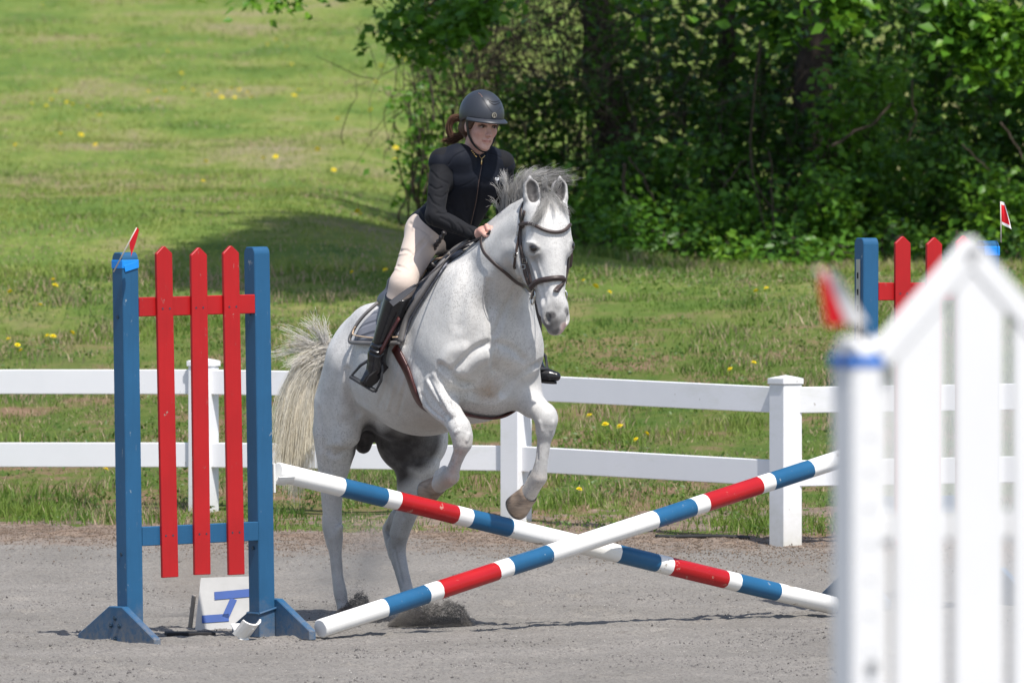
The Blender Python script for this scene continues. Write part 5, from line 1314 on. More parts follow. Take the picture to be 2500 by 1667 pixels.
# badge print on the chest: two mirrored hooks joined by a bar
m = MB(); r = vhit(1212, 441); nl = r[1]; xl = unit(np.cross(A(0, 0, 1), nl)); yl = np.cross(nl, xl); c = r[0]+nl*.003
if xl[0] < 0: xl = -xl
for q in ([(-.012, .013), (-.012, .004), (-.007, .002), (.007, .002), (.012, .004), (.012, .013)], [(-.012, .013), (-.007, .014), (-.004, .010), (-.004, -.014)], [(.012, .013), (.007, .014), (.004, .010), (.004, -.014)]): m.tube([c+xl*u+yl*v for u, v in q], .0017, 6)
o = m.build('chest_logo', LOGO, person, True); o.parent = vest
SBV = BVHTree.FromPolygons([Vector(v) for v in toW(BV).tolist()], BF.tolist())
zp = W(1176, 388, toW(nkb)[1]-.075); m = MB()
m.tube([W(1170, 381, zp[1]+.01), W(1176, 388, zp[1]), W(1184, 380, zp[1]+.01)], .0022, 6); m.tube([zp, W(1175, 402, zp[1]-.004)], .0034, 6); o = m.build('zip_pull', GOLDM, person, True)
m = MB()
for px, py in ((1151, 369), (1154, 373), (1157, 377), (1160, 381), (1162, 383)):
    r = vhit(px, py); m.bevel_box(r[0]+r[1]*.002, (.006, .004, .005), None, .001)
m.build('collar_embroidery', GOLDM, person)
# breeches
g = SDF(A(.2, -.50, 1.42), A(1.05, .50, 2.12), .005)
g.chain([(peR, .099), (waR, .080)], .04); g.chain([(peL, .099), (waL, .080)], .04); g.chain([(peR, .098), (peL, .098)], .04); g.chain([(peR-A(.015, .0, .02), .092), (peL-A(.015, -.0, .02), .092)], .04)
for hip, kn, an in ((hipR, kneR, ankR), (hipL, kneL, ankL)):
    g.chain([(hip, .093), (hip*.5+kn*.5, .075), (kn, .058)], .04); g.chain([(kn, .062), (kn*.72+an*.28, .055), (kn*.60+an*.40, .050)], .03)
V, F = g.skin(3); del g
V = pstrokes(V, F, [([(970, 614), (990, 610), (1010, 622)], .012, -.007), ([(972, 622), (995, 620)], .010, .005), ([(966, 648), (985, 652), (1000, 662)], .010, -.006), ([(965, 655), (980, 662)], .010, .004), ([(978, 640), (1008, 612), (1040, 580)], .005, -.003), ([(982, 648), (1012, 620), (1044, 586)], .005, -.003), ([(1000, 545), (1030, 560), (1050, 575)], .014, -.005), ([(1005, 640), (1020, 610), (1035, 590)], .02, -.006), ([(1018, 530), (1012, 560)], .02, .005)])
mesh('breeches', toW(V), F, BREE, person, True)
# boots
for s, kn, an, he, to in ((-1, kneR, ankR, heeR, toeR), (1, kneL, ankL, heeL, toeL_)):
    lo = np.minimum.reduce([kn, an, he, to])-.13; hi = np.maximum.reduce([kn, an, he, to])+.13
    g = SDF(lo, hi, .0045); t_ = unit(an-kn); L_ = np.linalg.norm(an-kn)
    g.chain([(kn+t_*L_*.06, .066), (kn+t_*L_*.22, .064), (kn+t_*L_*.55, .054), (kn+t_*L_*.85, .043), (an, .042)], .02)
    d_ = unit(to-he); g.chain([(an, .042), (an*.4+he*.6+d_*.02, .042)], .02); g.chain([(he, .034), (he*.5+to*.5, .036), (to-d_*.02, .033), (to+d_*.015, .024)], .025)
    # open top, swept up at the outside
    tp = unit(t_*.88-A(0, s*.35, 0)-HZ*0); c0 = kn+t_*L_*.16; sl, X, Y, Z = g.box(g.lo, g.lo+g.h*g.n); pl = -((X-c0[0])*tp[0]+(Y-c0[1])*tp[1]+(Z-c0[2])*tp[2]).astype(np.float32); g.f = np.maximum(g.f, np.broadcast_to(pl, g.f.shape))
    V, F = g.skin(3); del g
    if s < 0: V = pstrokes(V, F, [([(905, 835), (922, 842), (942, 838)], .010, -.005), ([(905, 848), (922, 856), (940, 850)], .010, -.005), ([(905, 860), (922, 868), (936, 862)], .009, -.005), ([(908, 841), (925, 849)], .009, .004), ([(905, 854), (922, 862)], .009, .004)])
    b = mesh('boot', toW(V), F, BOOT, person, True)
    dn = unit(np.cross(d_, A(0, 1, 0))); dn = dn if dn[2] < 0 else -dn; si = np.cross(d_, dn); m = MB(); c = he*.5+to*.5
    pts = []
    L2 = np.linalg.norm(to-he)
    prof = [(-.026, -.020), (-.026, .020), (.03, .024), (L2*.75, .031), (L2+.008, .024), (L2+.022, .0), (L2+.008, -.024), (L2*.75, -.031), (.03, -.024)]
    Vv = [he+d_*u+si*v+dn*w_ for w_ in (.026, .036) for u, v in prof]; n = len(prof)
    Ff = [tuple(range(n))[::-1], tuple(range(n, 2*n))]+[(i, (i+1) % n, n+(i+1) % n, n+i) for i in range(n)]
    so = mesh('sole', toW(np.array(Vv)), Ff, plain('boot_sole', (.014, .012, .012), .7) if 'boot_sole' not in bpy.data.materials else bpy.data.materials['boot_sole'], person); so.parent = b
    # leather lining edge
# ---- helmet
def helmet_mat():
    q = NT('matte_black_helmet'); q.bump(q.noise(300, 2), .08, .002); return q.set(q.mix(q.ramp(q.noise(5, 3), [(.3, 0.0), (.7, 1.0)]), (.028, .032, .040), (.036, .040, .05)), .42, .4)
HELM = helmet_mat()
V = []; F = []; nt_, npz = 64, 20
HCn = A(0, .048, -.008)
def rim(th):   # th: 0 front, pi back
    c = math.cos(th); return .036 if c > .5 else (.036*(c+1)/1.5-.006*(1-(c+1)/1.5)-.01*max(0, -c))
def dome(th, ph, gr=0.0):
    c, s = math.cos(th), math.sin(th); rn = (.132 if c > 0 else .128)+gr; rl = .103+gr; ru = .118+gr
    return A(HCn[0]+rl*math.sin(ph)*s, HCn[1]+ru*math.cos(ph), HCn[2]+rn*math.sin(ph)*c)
for j in range(npz+1):
    for i in range(nt_):
        th = 2*math.pi*i/nt_; phm = math.acos(np.clip((rim(th)-HCn[1])/.118, -1, 1)); V.append(fc(*dome(th, phm*j/npz)))
for j in range(npz):
    for i in range(nt_): k = (i+1) % nt_; F.append((j*nt_+i, j*nt_+k, (j+1)*nt_+k, (j+1)*nt_+i) if j else (0, nt_+k, nt_+i))
b0 = npz*nt_; base_n = len(V)
for i in range(nt_):   # inner turn
    th = 2*math.pi*i/nt_; p = V[b0+i]-FQ; q = RA @ p; V.append(fc(q[0]*.88, q[1]-.002, (q[2]-HCn[2])*.88+HCn[2]))
for i in range(nt_): k = (i+1) % nt_; F.append((b0+i, b0+k, base_n+k, base_n+i))
helmet = mesh('helmet', toW(np.array(V)), F, HELM, person, True)
# peak
V = []; F = []; ths = np.linspace(-1.25, 1.25, 33)
for lay_ in (0, 1):
    for u in (0, .5, 1.0):
        for th in ths:
            phm = math.acos((rim(0)-HCn[1]+.006)/.118); p = dome(th, phm, -.001); ext = .042*max(0, math.cos(th*1.15))**.8*u
            V.append(fc(p[0]+math.sin(th)*ext*.7, .042-.012*u*u-lay_*.005-.004*math.sin(th)**2, p[2]+math.cos(th)*ext))
n = len(ths)
for i in range(n-1):
    for r_ in range(2):
        F.append((r_*n+i, r_*n+i+1, (r_+1)*n+i+1, (r_+1)*n+i)); o_ = 3*n; F.append((o_+r_*n+i, o_+(r_+1)*n+i, o_+(r_+1)*n+i+1, o_+r_*n+i+1))
    F.append((2*n+i, 2*n+i+1, 5*n+i+1, 5*n+i))
o = mesh('peak', toW(np.array(V)), F, HELM, person, True); o.parent = helmet
HB = BVHTree.FromPolygons([v for v in [Vector(x) for x in toW(np.array([fc(*dome(2*math.pi*i/48, math.pi*.62*j/24)) for j in range(25) for i in range(48)]))]], [(j*48+i, j*48+(i+1) % 48, (j+1)*48+(i+1) % 48, (j+1)*48+i) for j in range(24) for i in range(48)])
def hlay(name, pts, rad, mat, off=.0, n=16):
    P = []
    for p in spline([A(*p) for p in pts], n):
        r = rayhit(p[0], p[1], HB)
        if r is None: continue
        P.append(r[0]+unit(r[0]-toW(fc(*HCn)))*off)
    if len(P) < 3: return
    V_, F_ = tube(P, rad, 6); q = mesh(name, V_, F_, mat, person, True); q.parent = helmet; return q
SEAM = plain('helmet_seam', (.008, .008, .01), .5); ROSE = plain('rose_gold_trim', (.62, .36, .27), .3, metal=.9)
hlay('crown_trim', [(1168, 228), (1173, 231), (1177, 237)], .0022, ROSE, .0)
for pts in ([(1178, 240), (1188, 256), (1198, 270), (1205, 276)], [(1223, 262), (1214, 272), (1206, 277)]): hlay('front_seam', pts, .0014, SEAM, -.0003)
for pts in ([(1190, 243), (1202, 249), (1214, 248), (1222, 244)], [(1194, 249), (1206, 256), (1216, 253), (1221, 250)]): hlay('vent_slot', pts, .0028, SEAM, -.0008)
hlay('rear_trim', [(1219, 242), (1222, 245)], .0014, ROSE, 0, 4)
r = rayhit(1206, 281.5, HB); nr = unit(r[0]-toW(fc(*HCn))); x_ = unit(np.cross(A(0, 0, 1), nr)); y_ = np.cross(nr, x_)
m = MB(); m.tube([r[0]+nr*.0, r[0]+nr*.004], .0135, 20); o = m.build('badge', STEEL, person); o.parent = helmet
m = MB(); c = r[0]+nr*.0046
for q in ([(-.004, -.008), (-.003, .004), (.002, .008), (.007, .003), (.007, -.008)], [(-.003, -.001), (.006, .0)]): m.tube([c+x_*u+y_*v for u, v in q], .0016, 6)
o = m.build('badge_mark', SEAM, person, True); o.parent = helmet
# chin strap
cs = [fc(-.088, .035, .012), fc(-.080, -.01, .012), fc(-.070, -.055, .018), fc(-.045, -.098, .036), fc(-.014, -.122, .055), fc(.014, -.122, .055), fc(.045, -.098, .036), fc(.070, -.055, .018), fc(.080, -.01, .012), fc(.088, .035, .012)]
cs = spline(cs, 50); ctr = fc(0, -.02, .0); cs = np.array(cs); nn = np.array([unit((p-ctr)-RN*((p-ctr)@RN)*.6) for p in cs]); V, F = strap(toW(cs), nn @ HAX, np.interp(np.linspace(0, 1, 50), [0, .12, .25, .75, .88, 1], [.030, .020, .016, .016, .020, .030]), .005); o = mesh('chin_strap', V, F, SEAM, person, True); o.parent = helmet
# ---- hair: cap at the temples and a looped ponytail
g = SDF(fc(0, 0, 0)-.22, fc(0, 0, 0)+.22, .005)
g.ell(fc(0, .035, -.035), (.081, .080, .086), RA, .01); g.chain([(fc(-.062, .02, .022), .022), (fc(-.068, -.012, .010), .016)], .012); g.chain([(fc(.062, .02, .022), .022), (fc(.068, -.012, .010), .016)], .012); g.chain([(fc(-.03, -.03, -.085), .045), (fc(0, -.06, -.085), .04)], .03)
V, F = g.skin(2); del g
HMAT = plain('brown_hair', (.075, .038, .024), .45, .4, var=.4, sc=60)
hair_o = mesh('hair', toW(V), F, HMAT, person, True)
S4 = []; C4 = []; hy = toW(fc(0, 0, -.10))[1]
br, bl = (.10, .05, .032), (.34, .19, .125)
for k in range(10):
    lp = [W(1140, 292, hy), W(1118, 282, hy+.02), W(1099, 290, hy+.03), W(1092, 310, hy+.03), W(1097, 332, hy+.02), W(1115, 340, hy+.01), W(1132, 330, hy)]
    s0 = np.array(spline(lp, 18)); cen = np.array(W(1118, 312, hy)); 
    for q in range(42):
        sc_ = R.uniform(.62, 1.06); S4.append(((s0-cen)*A(sc_, 1, sc_)+cen+R.normal(0, .0035, 3)+A(0, R.normal(0, .014), 0))[None]); C4.append(np.repeat((A(*br)+(A(*bl)-A(*br))*R.uniform(0, 1)**1.5)[None, None], 18, 1))
for (ex, ey, n) in ((1082, 344, 60), (1092, 350, 70), (1105, 352, 80), (1086, 338, 30)):
    s_ = wisp(W(1138, 318, hy), W(1115, 338, hy+.01), W(ex, ey, hy+.02), n, 18, .010, .009, .007); S4.append(s_); C4.append((A(*br)+(A(*bl)-A(*br))*(R.uniform(0, 1, (n, 1, 1))**1.6))*np.ones((1, 18, 1)))
hair('ponytail', np.concatenate(S4), HAIR, person, .0012, .5, np.concatenate(C4))
# riding crop held in the right hand
cy = toW(H(1040, 680, -.40))[1]; hd0 = toW(H(1186, 574, -.125))
P = spline([hd0+A(.02, -.03, .02), hd0, W(1120, 606, toW(H(1120, 606, -.17))[1]), W(1075, 648, toW(H(1075, 648, -.27))[1]), W(1036, 681, cy), W(1002, 706, cy)], 30)
crop = empty('riding_crop', hd0, 'thin riding crop with flat dark flapper across the rider leg', 'riding crop')
V, F = tube(P, np.linspace(.006, .0035, 30), 8); mesh('shaft', V, F, SADL, crop, True)
a, b = W(1016, 696, cy), W(955, 742, cy-.02); t_ = unit(b-a); V, F = strap(np.array([a, a*.7+b*.3, a*.3+b*.7, b]), np.tile(unit(A(-.35, -.8, .45)), (4, 1)), np.array([.018, .032, .036, .036]), .004); mesh('flapper', V, F, plain('grey_flapper', (.045, .045, .05), .5), crop)
# ------------------------------------------------------------------ trees and thicket at the foot of the hill
def leaf_mat(name, ca, cb, cc):
    q = NT(name); c_, ch = q.attr('rnd')
    c = q.ramp(ch[0], [(0, ca), (.55, cb), (1, cc)])
    q.set(c, .42, .35)
    tr = q.n('ShaderNodeBsdfTranslucent'); q.l(q.mix(.35, c, (.18, .26, .02)), tr.inputs[0]); mx = q.n('ShaderNodeMixShader'); mx.inputs[0].default_value = .38
    q.l(q.b.outputs[0], mx.inputs[1]); q.l(tr.outputs[0], mx.inputs[2]); q.l(mx.outputs[0], q.out.inputs[0]); return q.m
LEAF = leaf_mat('broad_leaf', (.019, .060, .009), (.042, .122, .011), (.105, .235, .02))
LEAF2 = leaf_mat('young_leaf', (.042, .125, .012), (.095, .235, .018), (.19, .36, .032))
BARK = plain('tree_bark', (.055, .042, .034), .9, .1, var=.4, sc=14, bump=.5); TWIG = plain('vine_bark', (.065, .050, .040), .85, .1, var=.3, sc=20)
def leaves(name, P, size, mat, parent, seed, droop=.35, label=None):
    """leaf-shaped blades, folded along the rib, at points P"""
    r = np.random.RandomState(seed); n = len(P); sz = size*r.uniform(.55, 1.25, n)
    ax = r.normal(size=(n, 3)); ax[:, 2] = ax[:, 2]*.5-droop; ax /= np.linalg.norm(ax, axis=1)[:, None]
    up = r.normal(size=(n, 3))*.6+A(.15, -.45, .9); N = up-ax*(up*ax).sum(1)[:, None]; N /= np.linalg.norm(N, axis=1)[:, None]+1e-9; S_ = np.cross(ax, N)
    s1 = sz[:, None]; wd = .33*s1; f = .10*s1
    V = np.stack([P, P+ax*s1*.42+S_*wd+N*f, P+ax*s1, P+ax*s1*.42-S_*wd+N*f, P+ax*s1*.5], 1).reshape(-1, 3)
    k = np.arange(n)*5; F = np.concatenate([np.stack([k, k+1, k+4], -1), np.stack([k+1, k+2, k+4], -1), np.stack([k+4, k+2, k+3], -1), np.stack([k, k+4, k+3], -1)])
    rnd = np.clip(.55*r.uniform(0, 1, n)+.45*(fbm(P[:, 0]*1.0+P[:, 1]*.3, P[:, 2]*1.0, 1.6, 3, seed)-.25)*2, 0, 1)
    at = np.repeat(np.stack([rnd, rnd*0, rnd*0], -1), 5, 0)
    return mesh(name, V, F, mat, parent, attr={'rnd': at})
def cluster(c, rad, ncl, per, spread, rnd, shell=.5, zmin=None):
    """points gathered in sprays inside an ellipsoid"""
    d = rnd.normal(size=(ncl, 3)); d /= np.linalg.norm(d, axis=1)[:, None]; q = shell+(1-shell)*rnd.uniform(0, 1, ncl)[:, None]
    C_ = np.asarray(c)+d*q*np.asarray(rad); P = (C_[:, None, :]+rnd.normal(0, 1, (ncl, per, 3))*np.asarray(spread)).reshape(-1, 3)
    if zmin is not None: P = P[P[:, 2] > zmin]
    return P
def wob(a, b, n, amp, rnd):
    t = np.linspace(0, 1, n)[:, None]; P = np.asarray(a)*(1-t)+np.asarray(b)*t; w_ = np.cumsum(rnd.normal(0, amp, (n, 3)), 0); w_ -= t*w_[-1]; return P+w_
def gz(x, y): return float(ground_z(np.array([x]), np.array([y]))[0])
TR = np.random.RandomState(77)
# name label, trunk foot (px at depth), Y, lean to (dx), height, trunk radius, crown centre offsets
trees = [('broadleaf tree with dark leaning trunk directly behind the rider, branches hanging over the meadow', 1560, 73.2, -.9, 10.0, .14, [((1.2, -2.6, 7.2), (1.5, 2.4, 1.6), 260)]),
         ('thick straight dark tree trunk to the right of the leaning tree, crown overhead', 2010, 73.0, .1, 11.0, .17, [((-.2, -2.6, 7.4), (2.6, 2.4, 1.8), 380), ((.5, -.6, 4.9), (1.5, 1.1, .8), 120)]),
         ('tree with low leafy boughs at the right edge of the picture', 2660, 69.5, .2, 10.0, .19, [((-.6, -2.4, 7.0), (2.4, 2.2, 1.8), 330), ((-.9, -.6, 4.4), (1.4, 1.0, .9), 180)]),
         ('slender tree half hidden among vines between the two big trunks', 1745, 74.5, .15, 9.0, .09, [((0, -.5, 6.6), (1.8, 1.8, 1.8), 160)]),
         ('tall unseen tree whose high crown shades the slope behind the rider', 3020, 60.5, -1.0, 15.0, .24, [((-3.75, -1.9, 9.4), (1.05, 5.6, 1.6), 2300), ((-4.4, -3.6, 9.2), (.85, 3.0, 1.3), 1200), ((-2.4, -1.2, 9.6), (1.6, 3.6, 1.8), 420), ((-2.75, 3.4, 9.6), (.7, 3.2, 1.4), 420)])]  # out of view, put in to shade the slope; crown lobes shaped for that
for ti, (lab, px, Y, lean, ht, tr_, crowns) in enumerate(trees):
    x0 = (px-1250)*Y/FPX; z0 = gz(x0, Y); base = A(x0, Y, z0-.15)
    t = empty('tree', base, lab, 'tree', 'trees above the thicket')
    top = A(x0+lean*1.6, Y-.5, z0+ht*.62); P = wob(base, top, 16, .05, TR); P = spline(P, 40)
    m = MB(); m.tube(P, np.interp(np.linspace(0, 1, 40), [0, .06, .2, 1], [tr_*1.5, tr_*1.12, tr_, tr_*.45]), 12); m.build('trunk', BARK, t, True)
    pts = []; 
    for ci, (c, rad, ncl) in enumerate(crowns):
        cc = A(x0, Y, z0)+A(*c); pts.append(cluster(cc, rad, ncl, 26, (.20, .20, .15), TR, .35))
        for b in range(6):
            i = TR.randint(14, 38); e = cc+TR.normal(0, .5, 3)*np.asarray(rad)*.8; Pb = wob(P[i], e, 10, .10, TR)
            mb2 = MB(); mb2.tube(spline(Pb, 22), np.linspace(tr_*.32, .012, 22), 6); mb2.build('branch', BARK, t, True)
    leaves('crown', np.concatenate(pts), .15 if ti == 4 else .13, LEAF, t, 100+ti)
# hanging sprays of young leaves in view along the top edge
def spray(t, px, py, Y, n, rx, rz, seed, mat=LEAF2, size=.10):
    r = np.random.RandomState(seed); c = W(px, py, Y); P = cluster(c, (rx, .35, rz), max(3, n//9), 9, (.07, .07, .06), r, .0); return P
BUSHN = 0
def bush(px, Y, wpx, hpx, n, lab, seed, mat=LEAF, size=.085, group='leafy shrubs of the thicket', stems=5, low=.0, name='shrub'):
    """shrub filling a patch of the thicket; wpx, hpx are its size as seen"""
    r = np.random.RandomState(seed); s = Y/FPX; x0 = (px-1250)*s; z0 = gz(x0, Y); hh = hpx*s; ww = wpx*s/2
    t = empty(name, (x0, Y, z0-.05), lab, 'shrub', group)
    tops = []
    for k in range(stems):
        e = A(x0+r.uniform(-.8, .8)*ww, Y+r.uniform(-.25, .3), z0+hh*r.uniform(.55, 1.0)); P = spline(wob((x0+r.uniform(-.4, .4)*ww, Y+r.uniform(-.1, .3), z0-.05), e, 8, .06, r), 20); tops.append(P)
        m = MB(); m.tube(P, np.linspace(.014, .004, 20), 5); m.build('stem', TWIG, t, True)
    ncl = max(6, n//12); Pc = []
    for k in range(ncl):
        P = tops[r.randint(stems)]; c = P[r.randint(4, 20)] if r.rand() < .45 else A(x0+r.uniform(-1, 1)*ww, Y+r.uniform(-.35, .35), z0+low*hh+(1-low)*hh*r.uniform(0, 1)**.8)
        Pc.append(c+r.normal(0, 1, (12, 3))*A(.10, .09, .08))
    leaves('foliage', np.concatenate(Pc), size, mat, t, seed+1, .15)
    return t
bush(1060, 71.0, 190, 560, 640, 'viny bush with gaps showing meadow, immediately left of the rider helmet', 201, LEAF2, .075, stems=9)
bush(1010, 70.5, 120, 330, 260, 'sparse twiggy bush at the left end of the thicket', 202, LEAF2, .07, stems=8)
bush(1150, 72.5, 260, 640, 360, 'tall tangle of leafy vines above the rider helmet', 203, LEAF, .08, stems=12, low=.35)
bush(1330, 71.0, 260, 420, 2300, 'dense green bush behind the grey horse head', 204, LEAF, .08)
bush(1420, 73.0, 280, 640, 520, 'leafy vine curtain right of the rider with meadow light behind it', 205, LEAF, .085, stems=11, low=.3)
bush(1480, 69.5, 220, 210, 1300, 'low leafy bush to the right of the horse ears', 206, LEAF2, .075)
bush(1610, 70.0, 240, 300, 2000, 'round mid height bush between the horse and the vine stems', 207, LEAF, .085)
bush(1640, 73.5, 300, 640, 1250, 'dark leafy wall of the thicket right of the leaning trunk', 208, LEAF, .09, stems=8, low=.3)
bush(1760, 69.0, 200, 190, 1200, 'low bush at the grass edge in front of the thin upright stem', 209, LEAF2, .075)
bush(1850, 71.0, 260, 430, 2300, 'broad leaved bush in front of the straight trunk', 210, LEAF, .095)
bush(1900, 73.5, 260, 650, 1250, 'tall foliage left of the straight dark trunk', 211, LEAF, .09, stems=8, low=.35)
bush(1980, 69.2, 220, 230, 1500, 'low bush behind the left post of the far blue wing', 212, LEAF2, .08)
bush(2110, 70.5, 240, 500, 2400, 'bright green bush above the red pickets of the far wing', 213, LEAF2, .09)
bush(2160, 73.0, 300, 660, 2100, 'leafy boughs over the far red pickets at the top of the picture', 214, LEAF, .095, stems=8, low=.45)
bush(2280, 69.5, 250, 330, 2000, 'bush behind the peak of the blurred white wing', 215, LEAF, .085)
bush(2370, 71.5, 260, 660, 2600, 'tall dark bush above the white peak', 216, LEAF, .10, low=.2)
bush(2470, 69.0, 220, 240, 1500, 'low bush by the red and white flag at the right edge', 217, LEAF2, .085)
bush(2540, 70.5, 240, 620, 2300, 'tall leafy bush cut by the right edge of the picture', 218, LEAF, .10, low=.15)
bush(1540, 71.8, 240, 660, 900, 'leafy vines covering the leaning trunk', 220, LEAF, .085, stems=7, low=.5)
for k, (px, wd) in enumerate(((1420, 150), (1545, 150), (1680, 150), (1790, 130), (1905, 140), (2050, 150), (2190, 150), (2330, 150), (2440, 130))):
    bush(px+TR.uniform(-25, 25), 67.5+TR.uniform(0, 1.1), wd*TR.uniform(.6, 1.2), TR.uniform(55, 150), int(TR.uniform(200, 460)), ['low leafy clump at the grass edge right of the horse nose', 'low leafy clump below the pale hanging vine', 'low leafy clump between the vine and the upright stem', 'low leafy clump around the foot of the upright thin stem', 'low leafy clump left of the far blue post', 'low leafy clump behind the far blue post', 'low leafy clump behind the far red pickets', 'low leafy clump behind the white peak', 'low leafy clump under the red and white flag'][k], 240+k, LEAF2 if k % 2 else LEAF, .075, 'low clumps along the foot of the thicket', 3)
bush(1250, 69.5, 150, 120, 500, 'knee high weeds hidden behind the horse neck', 219, LEAF2, .06)
# boughs hanging into view from the big trees
tl_ = [o for o in bpy.data.objects if o.name.startswith('tree') and o.get('category') == 'tree']
def bough(t, pts, Y, n, size, mat, seed, rad=.012, sp=(.13, .10, .10)):
    r = np.random.RandomState(seed); P = spline([W(x, y, Y) for x, y in pts], 30); m = MB(); m.tube(P, np.linspace(rad, .004, 30), 5); m.build('bough', TWIG, t, True)
    Q = P[r.randint(8, 30, n//7)][:, None, :]+r.normal(0, 1, (n//7, 7, 3))*A(*sp); leaves('bough_leaves', Q.reshape(-1, 3), size, mat, t, seed+1, .5)
bough(tl_[0], [(1150, -80), (1000, -50), (850, -35), (700, -12), (650, 0)], 67.0, 210, .105, LEAF2, 301, sp=(.20, .1, .075))
bough(tl_[0], [(1180, -60), (1080, -10), (1010, 50), (960, 95)], 67.0, 330, .105, LEAF2, 302)
bough(tl_[0], [(1260, -60), (1160, 10), (1100, 60), (1040, 120)], 67.5, 380, .11, LEAF2, 303)
bough(tl_[0], [(1240, -60), (1190, 0), (1150, 40), (1110, 70)], 66.5, 320, .11, LEAF2, 304)
bough(tl_[0], [(1560, -80), (1580, -20), (1600, 30)], 67.5, 110, .11, LEAF2, 305)
bough(tl_[1], [(1800, -80), (1850, -20), (1900, 40), (1930, 90)], 68.0, 260, .12, LEAF, 306)
bough(tl_[1], [(2100, -80), (2060, -20), (2040, 40)], 67.5, 260, .13, LEAF2, 307)
bough(tl_[2], [(2300, -80), (2340, 0), (2360, 60), (2350, 120)], 67.0, 360, .13, LEAF2, 308)
bough(tl_[2], [(2520, -60), (2460, 20), (2420, 60), (2390, 150)], 67.0, 360, .12, LEAF2, 309)
bough(tl_[2], [(2540, 60), (2490, 120), (2460, 170)], 67.0, 260, .11, LEAF2, 310)
# bare vines and thin stems one can follow
VN = [('pale curved vine hanging in the dark gap above the low bush', [(1525, 400), (1530, 460), (1545, 530), (1550, 590)], 68.9, .017), ('long thin vine slanting down to the right behind the first bush', [(1535, 385), (1580, 440), (1612, 505)], 69.0, .010),
      ('second slanting stem crossing the pale vine', [(1540, 470), (1590, 530), (1630, 560)], 69.0, .009), ('upright thin stem at the grass edge', [(1880, 620), (1881, 520), (1878, 400), (1872, 370)], 68.5, .010),
      ('thin vine hanging from the canopy left of the straight trunk', [(1857, 90), (1842, 190), (1832, 280), (1835, 360), (1845, 440), (1880, 500), (1915, 515)], 69.0, .012), ('forked stem leaning right from the grass', [(1868, 560), (1850, 480), (1820, 420)], 68.5, .008),
      ('sharply bent vine arching over the dark hollow', [(1768, 480), (1772, 440), (1800, 400), (1825, 380)], 68.8, .009), ('grey branch rising to the right in front of the dark hollow', [(2030, 360), (2080, 330), (2130, 300), (2165, 255)], 68.7, .016),
      ('short pale hanging vine near the right boughs', [(2226, 195), (2225, 240), (2233, 290), (2222, 350)], 68.6, .010), ('thin stem slanting through the right hand shrubs', [(2345, 350), (2380, 390), (2420, 420)], 68.6, .008), ('pale stem leaning at the right edge of the thicket', [(2440, 300), (2475, 360), (2500, 400)], 68.4, .010),
      ('twisted stem beside the leaning trunk', [(1180, 260), (1140, 180), (1160, 90), (1200, 0)], 71.5, .014), ('wavy stem behind the helmet', [(1060, 300), (1056, 220), (1050, 130), (1075, 20)], 70.2, .011)]
for lab, pts, Y, rad in VN:
    P = spline([W(x, y, Y) for x, y in pts], 30)+np.cumsum(TR.normal(0, .004, (30, 3)), 0); V, F = tube(P, np.linspace(rad, rad*.6, 30), 6)
    tag(mesh('vine', V, F, TWIG, None, True, loc=P[0]), lab, 'vine', 'bare vines in the thicket')
# tangle of fine twigs too many to count
S5 = []
for px, py, n, sx, sy in ((1150, 120, 260, 90, 120), (1250, 150, 280, 110, 130), (1380, 130, 240, 100, 130), (1050, 160, 40, 40, 110), (1550, 480, 80, 160, 80), (1750, 430, 90, 150, 90), (2000, 420, 90, 150, 90), (2250, 430, 70, 150, 80), (1300, 320, 80, 150, 100), (1650, 180, 80, 150, 150), (2000, 150, 80, 200, 140)):
    for k in range(n):
        Y = TR.uniform(70.2, 73.5); a = W(px+TR.normal(0, sx), py+TR.normal(0, sy), Y); d = TR.normal(size=3)*A(.30, .15, .42); S5.append(spline(wob(a, a+d, 5, .05, TR), 9)[None])
S5 = np.concatenate(S5); tw_ = hair('twig_tangle', S5, TWIG, None, .0055, .5); tag(tw_, 'tangle of fine bare twigs inside the thicket', kind='stuff')
# shaded leaf litter and dense undergrowth deep inside the thicket
LIT = TR.uniform(0, 1, (17000, 3)); LX = -1.0+LIT[:, 0]*7.5; LY = 73.5+LIT[:, 1]*4.0; LZ = ground_z(LX, LY)+LIT[:, 2]**1.3*np.where(LX < .9, 1.4, 4.6)
tag(leaves('undergrowth', np.stack([LX, LY, LZ], -1)[(LX > .75)], .16, LEAF, None, 401, .2), 'deep shaded undergrowth behind the front bushes', kind='stuff')
# tall weeds where the thicket meets the grass
x = TR.uniform(-.3, 5.2, 9000); y = 66.6+TR.uniform(0, 1, 9000)**1.3*2.6; keep = fbm(x, y, 1.4, 3, 91) > .42; x, y = x[keep], y[keep]
blades('edge_weeds', x, y, .05+.13*fbm(x, y, 1.3, 3, 92)*TR.uniform(.4, 1.2, len(x)), TR.uniform(.008, .016, len(x)), 93, 'long grass and weeds along the foot of the thicket')

WEED = leaf_mat('weed_leaf', (.055, .115, .02), (.09, .165, .028), (.15, .215, .04))
# small broadleaf weeds in the bank, too many to count
x, y = scatter(46.3, 61, 52000, 95); k = (fbm(x, y, 1.9, 3, 96) > .50) & (y > edge_y(x)+.3); x, y = x[k], y[k]
tag(leaves('bank_weeds', np.stack([x, y, ground_z(x, y)+TR.uniform(.0, .045, len(x))], -1), .028, WEED, None, 97, -.2), 'small broadleaf weeds growing in the bank', kind='stuff')
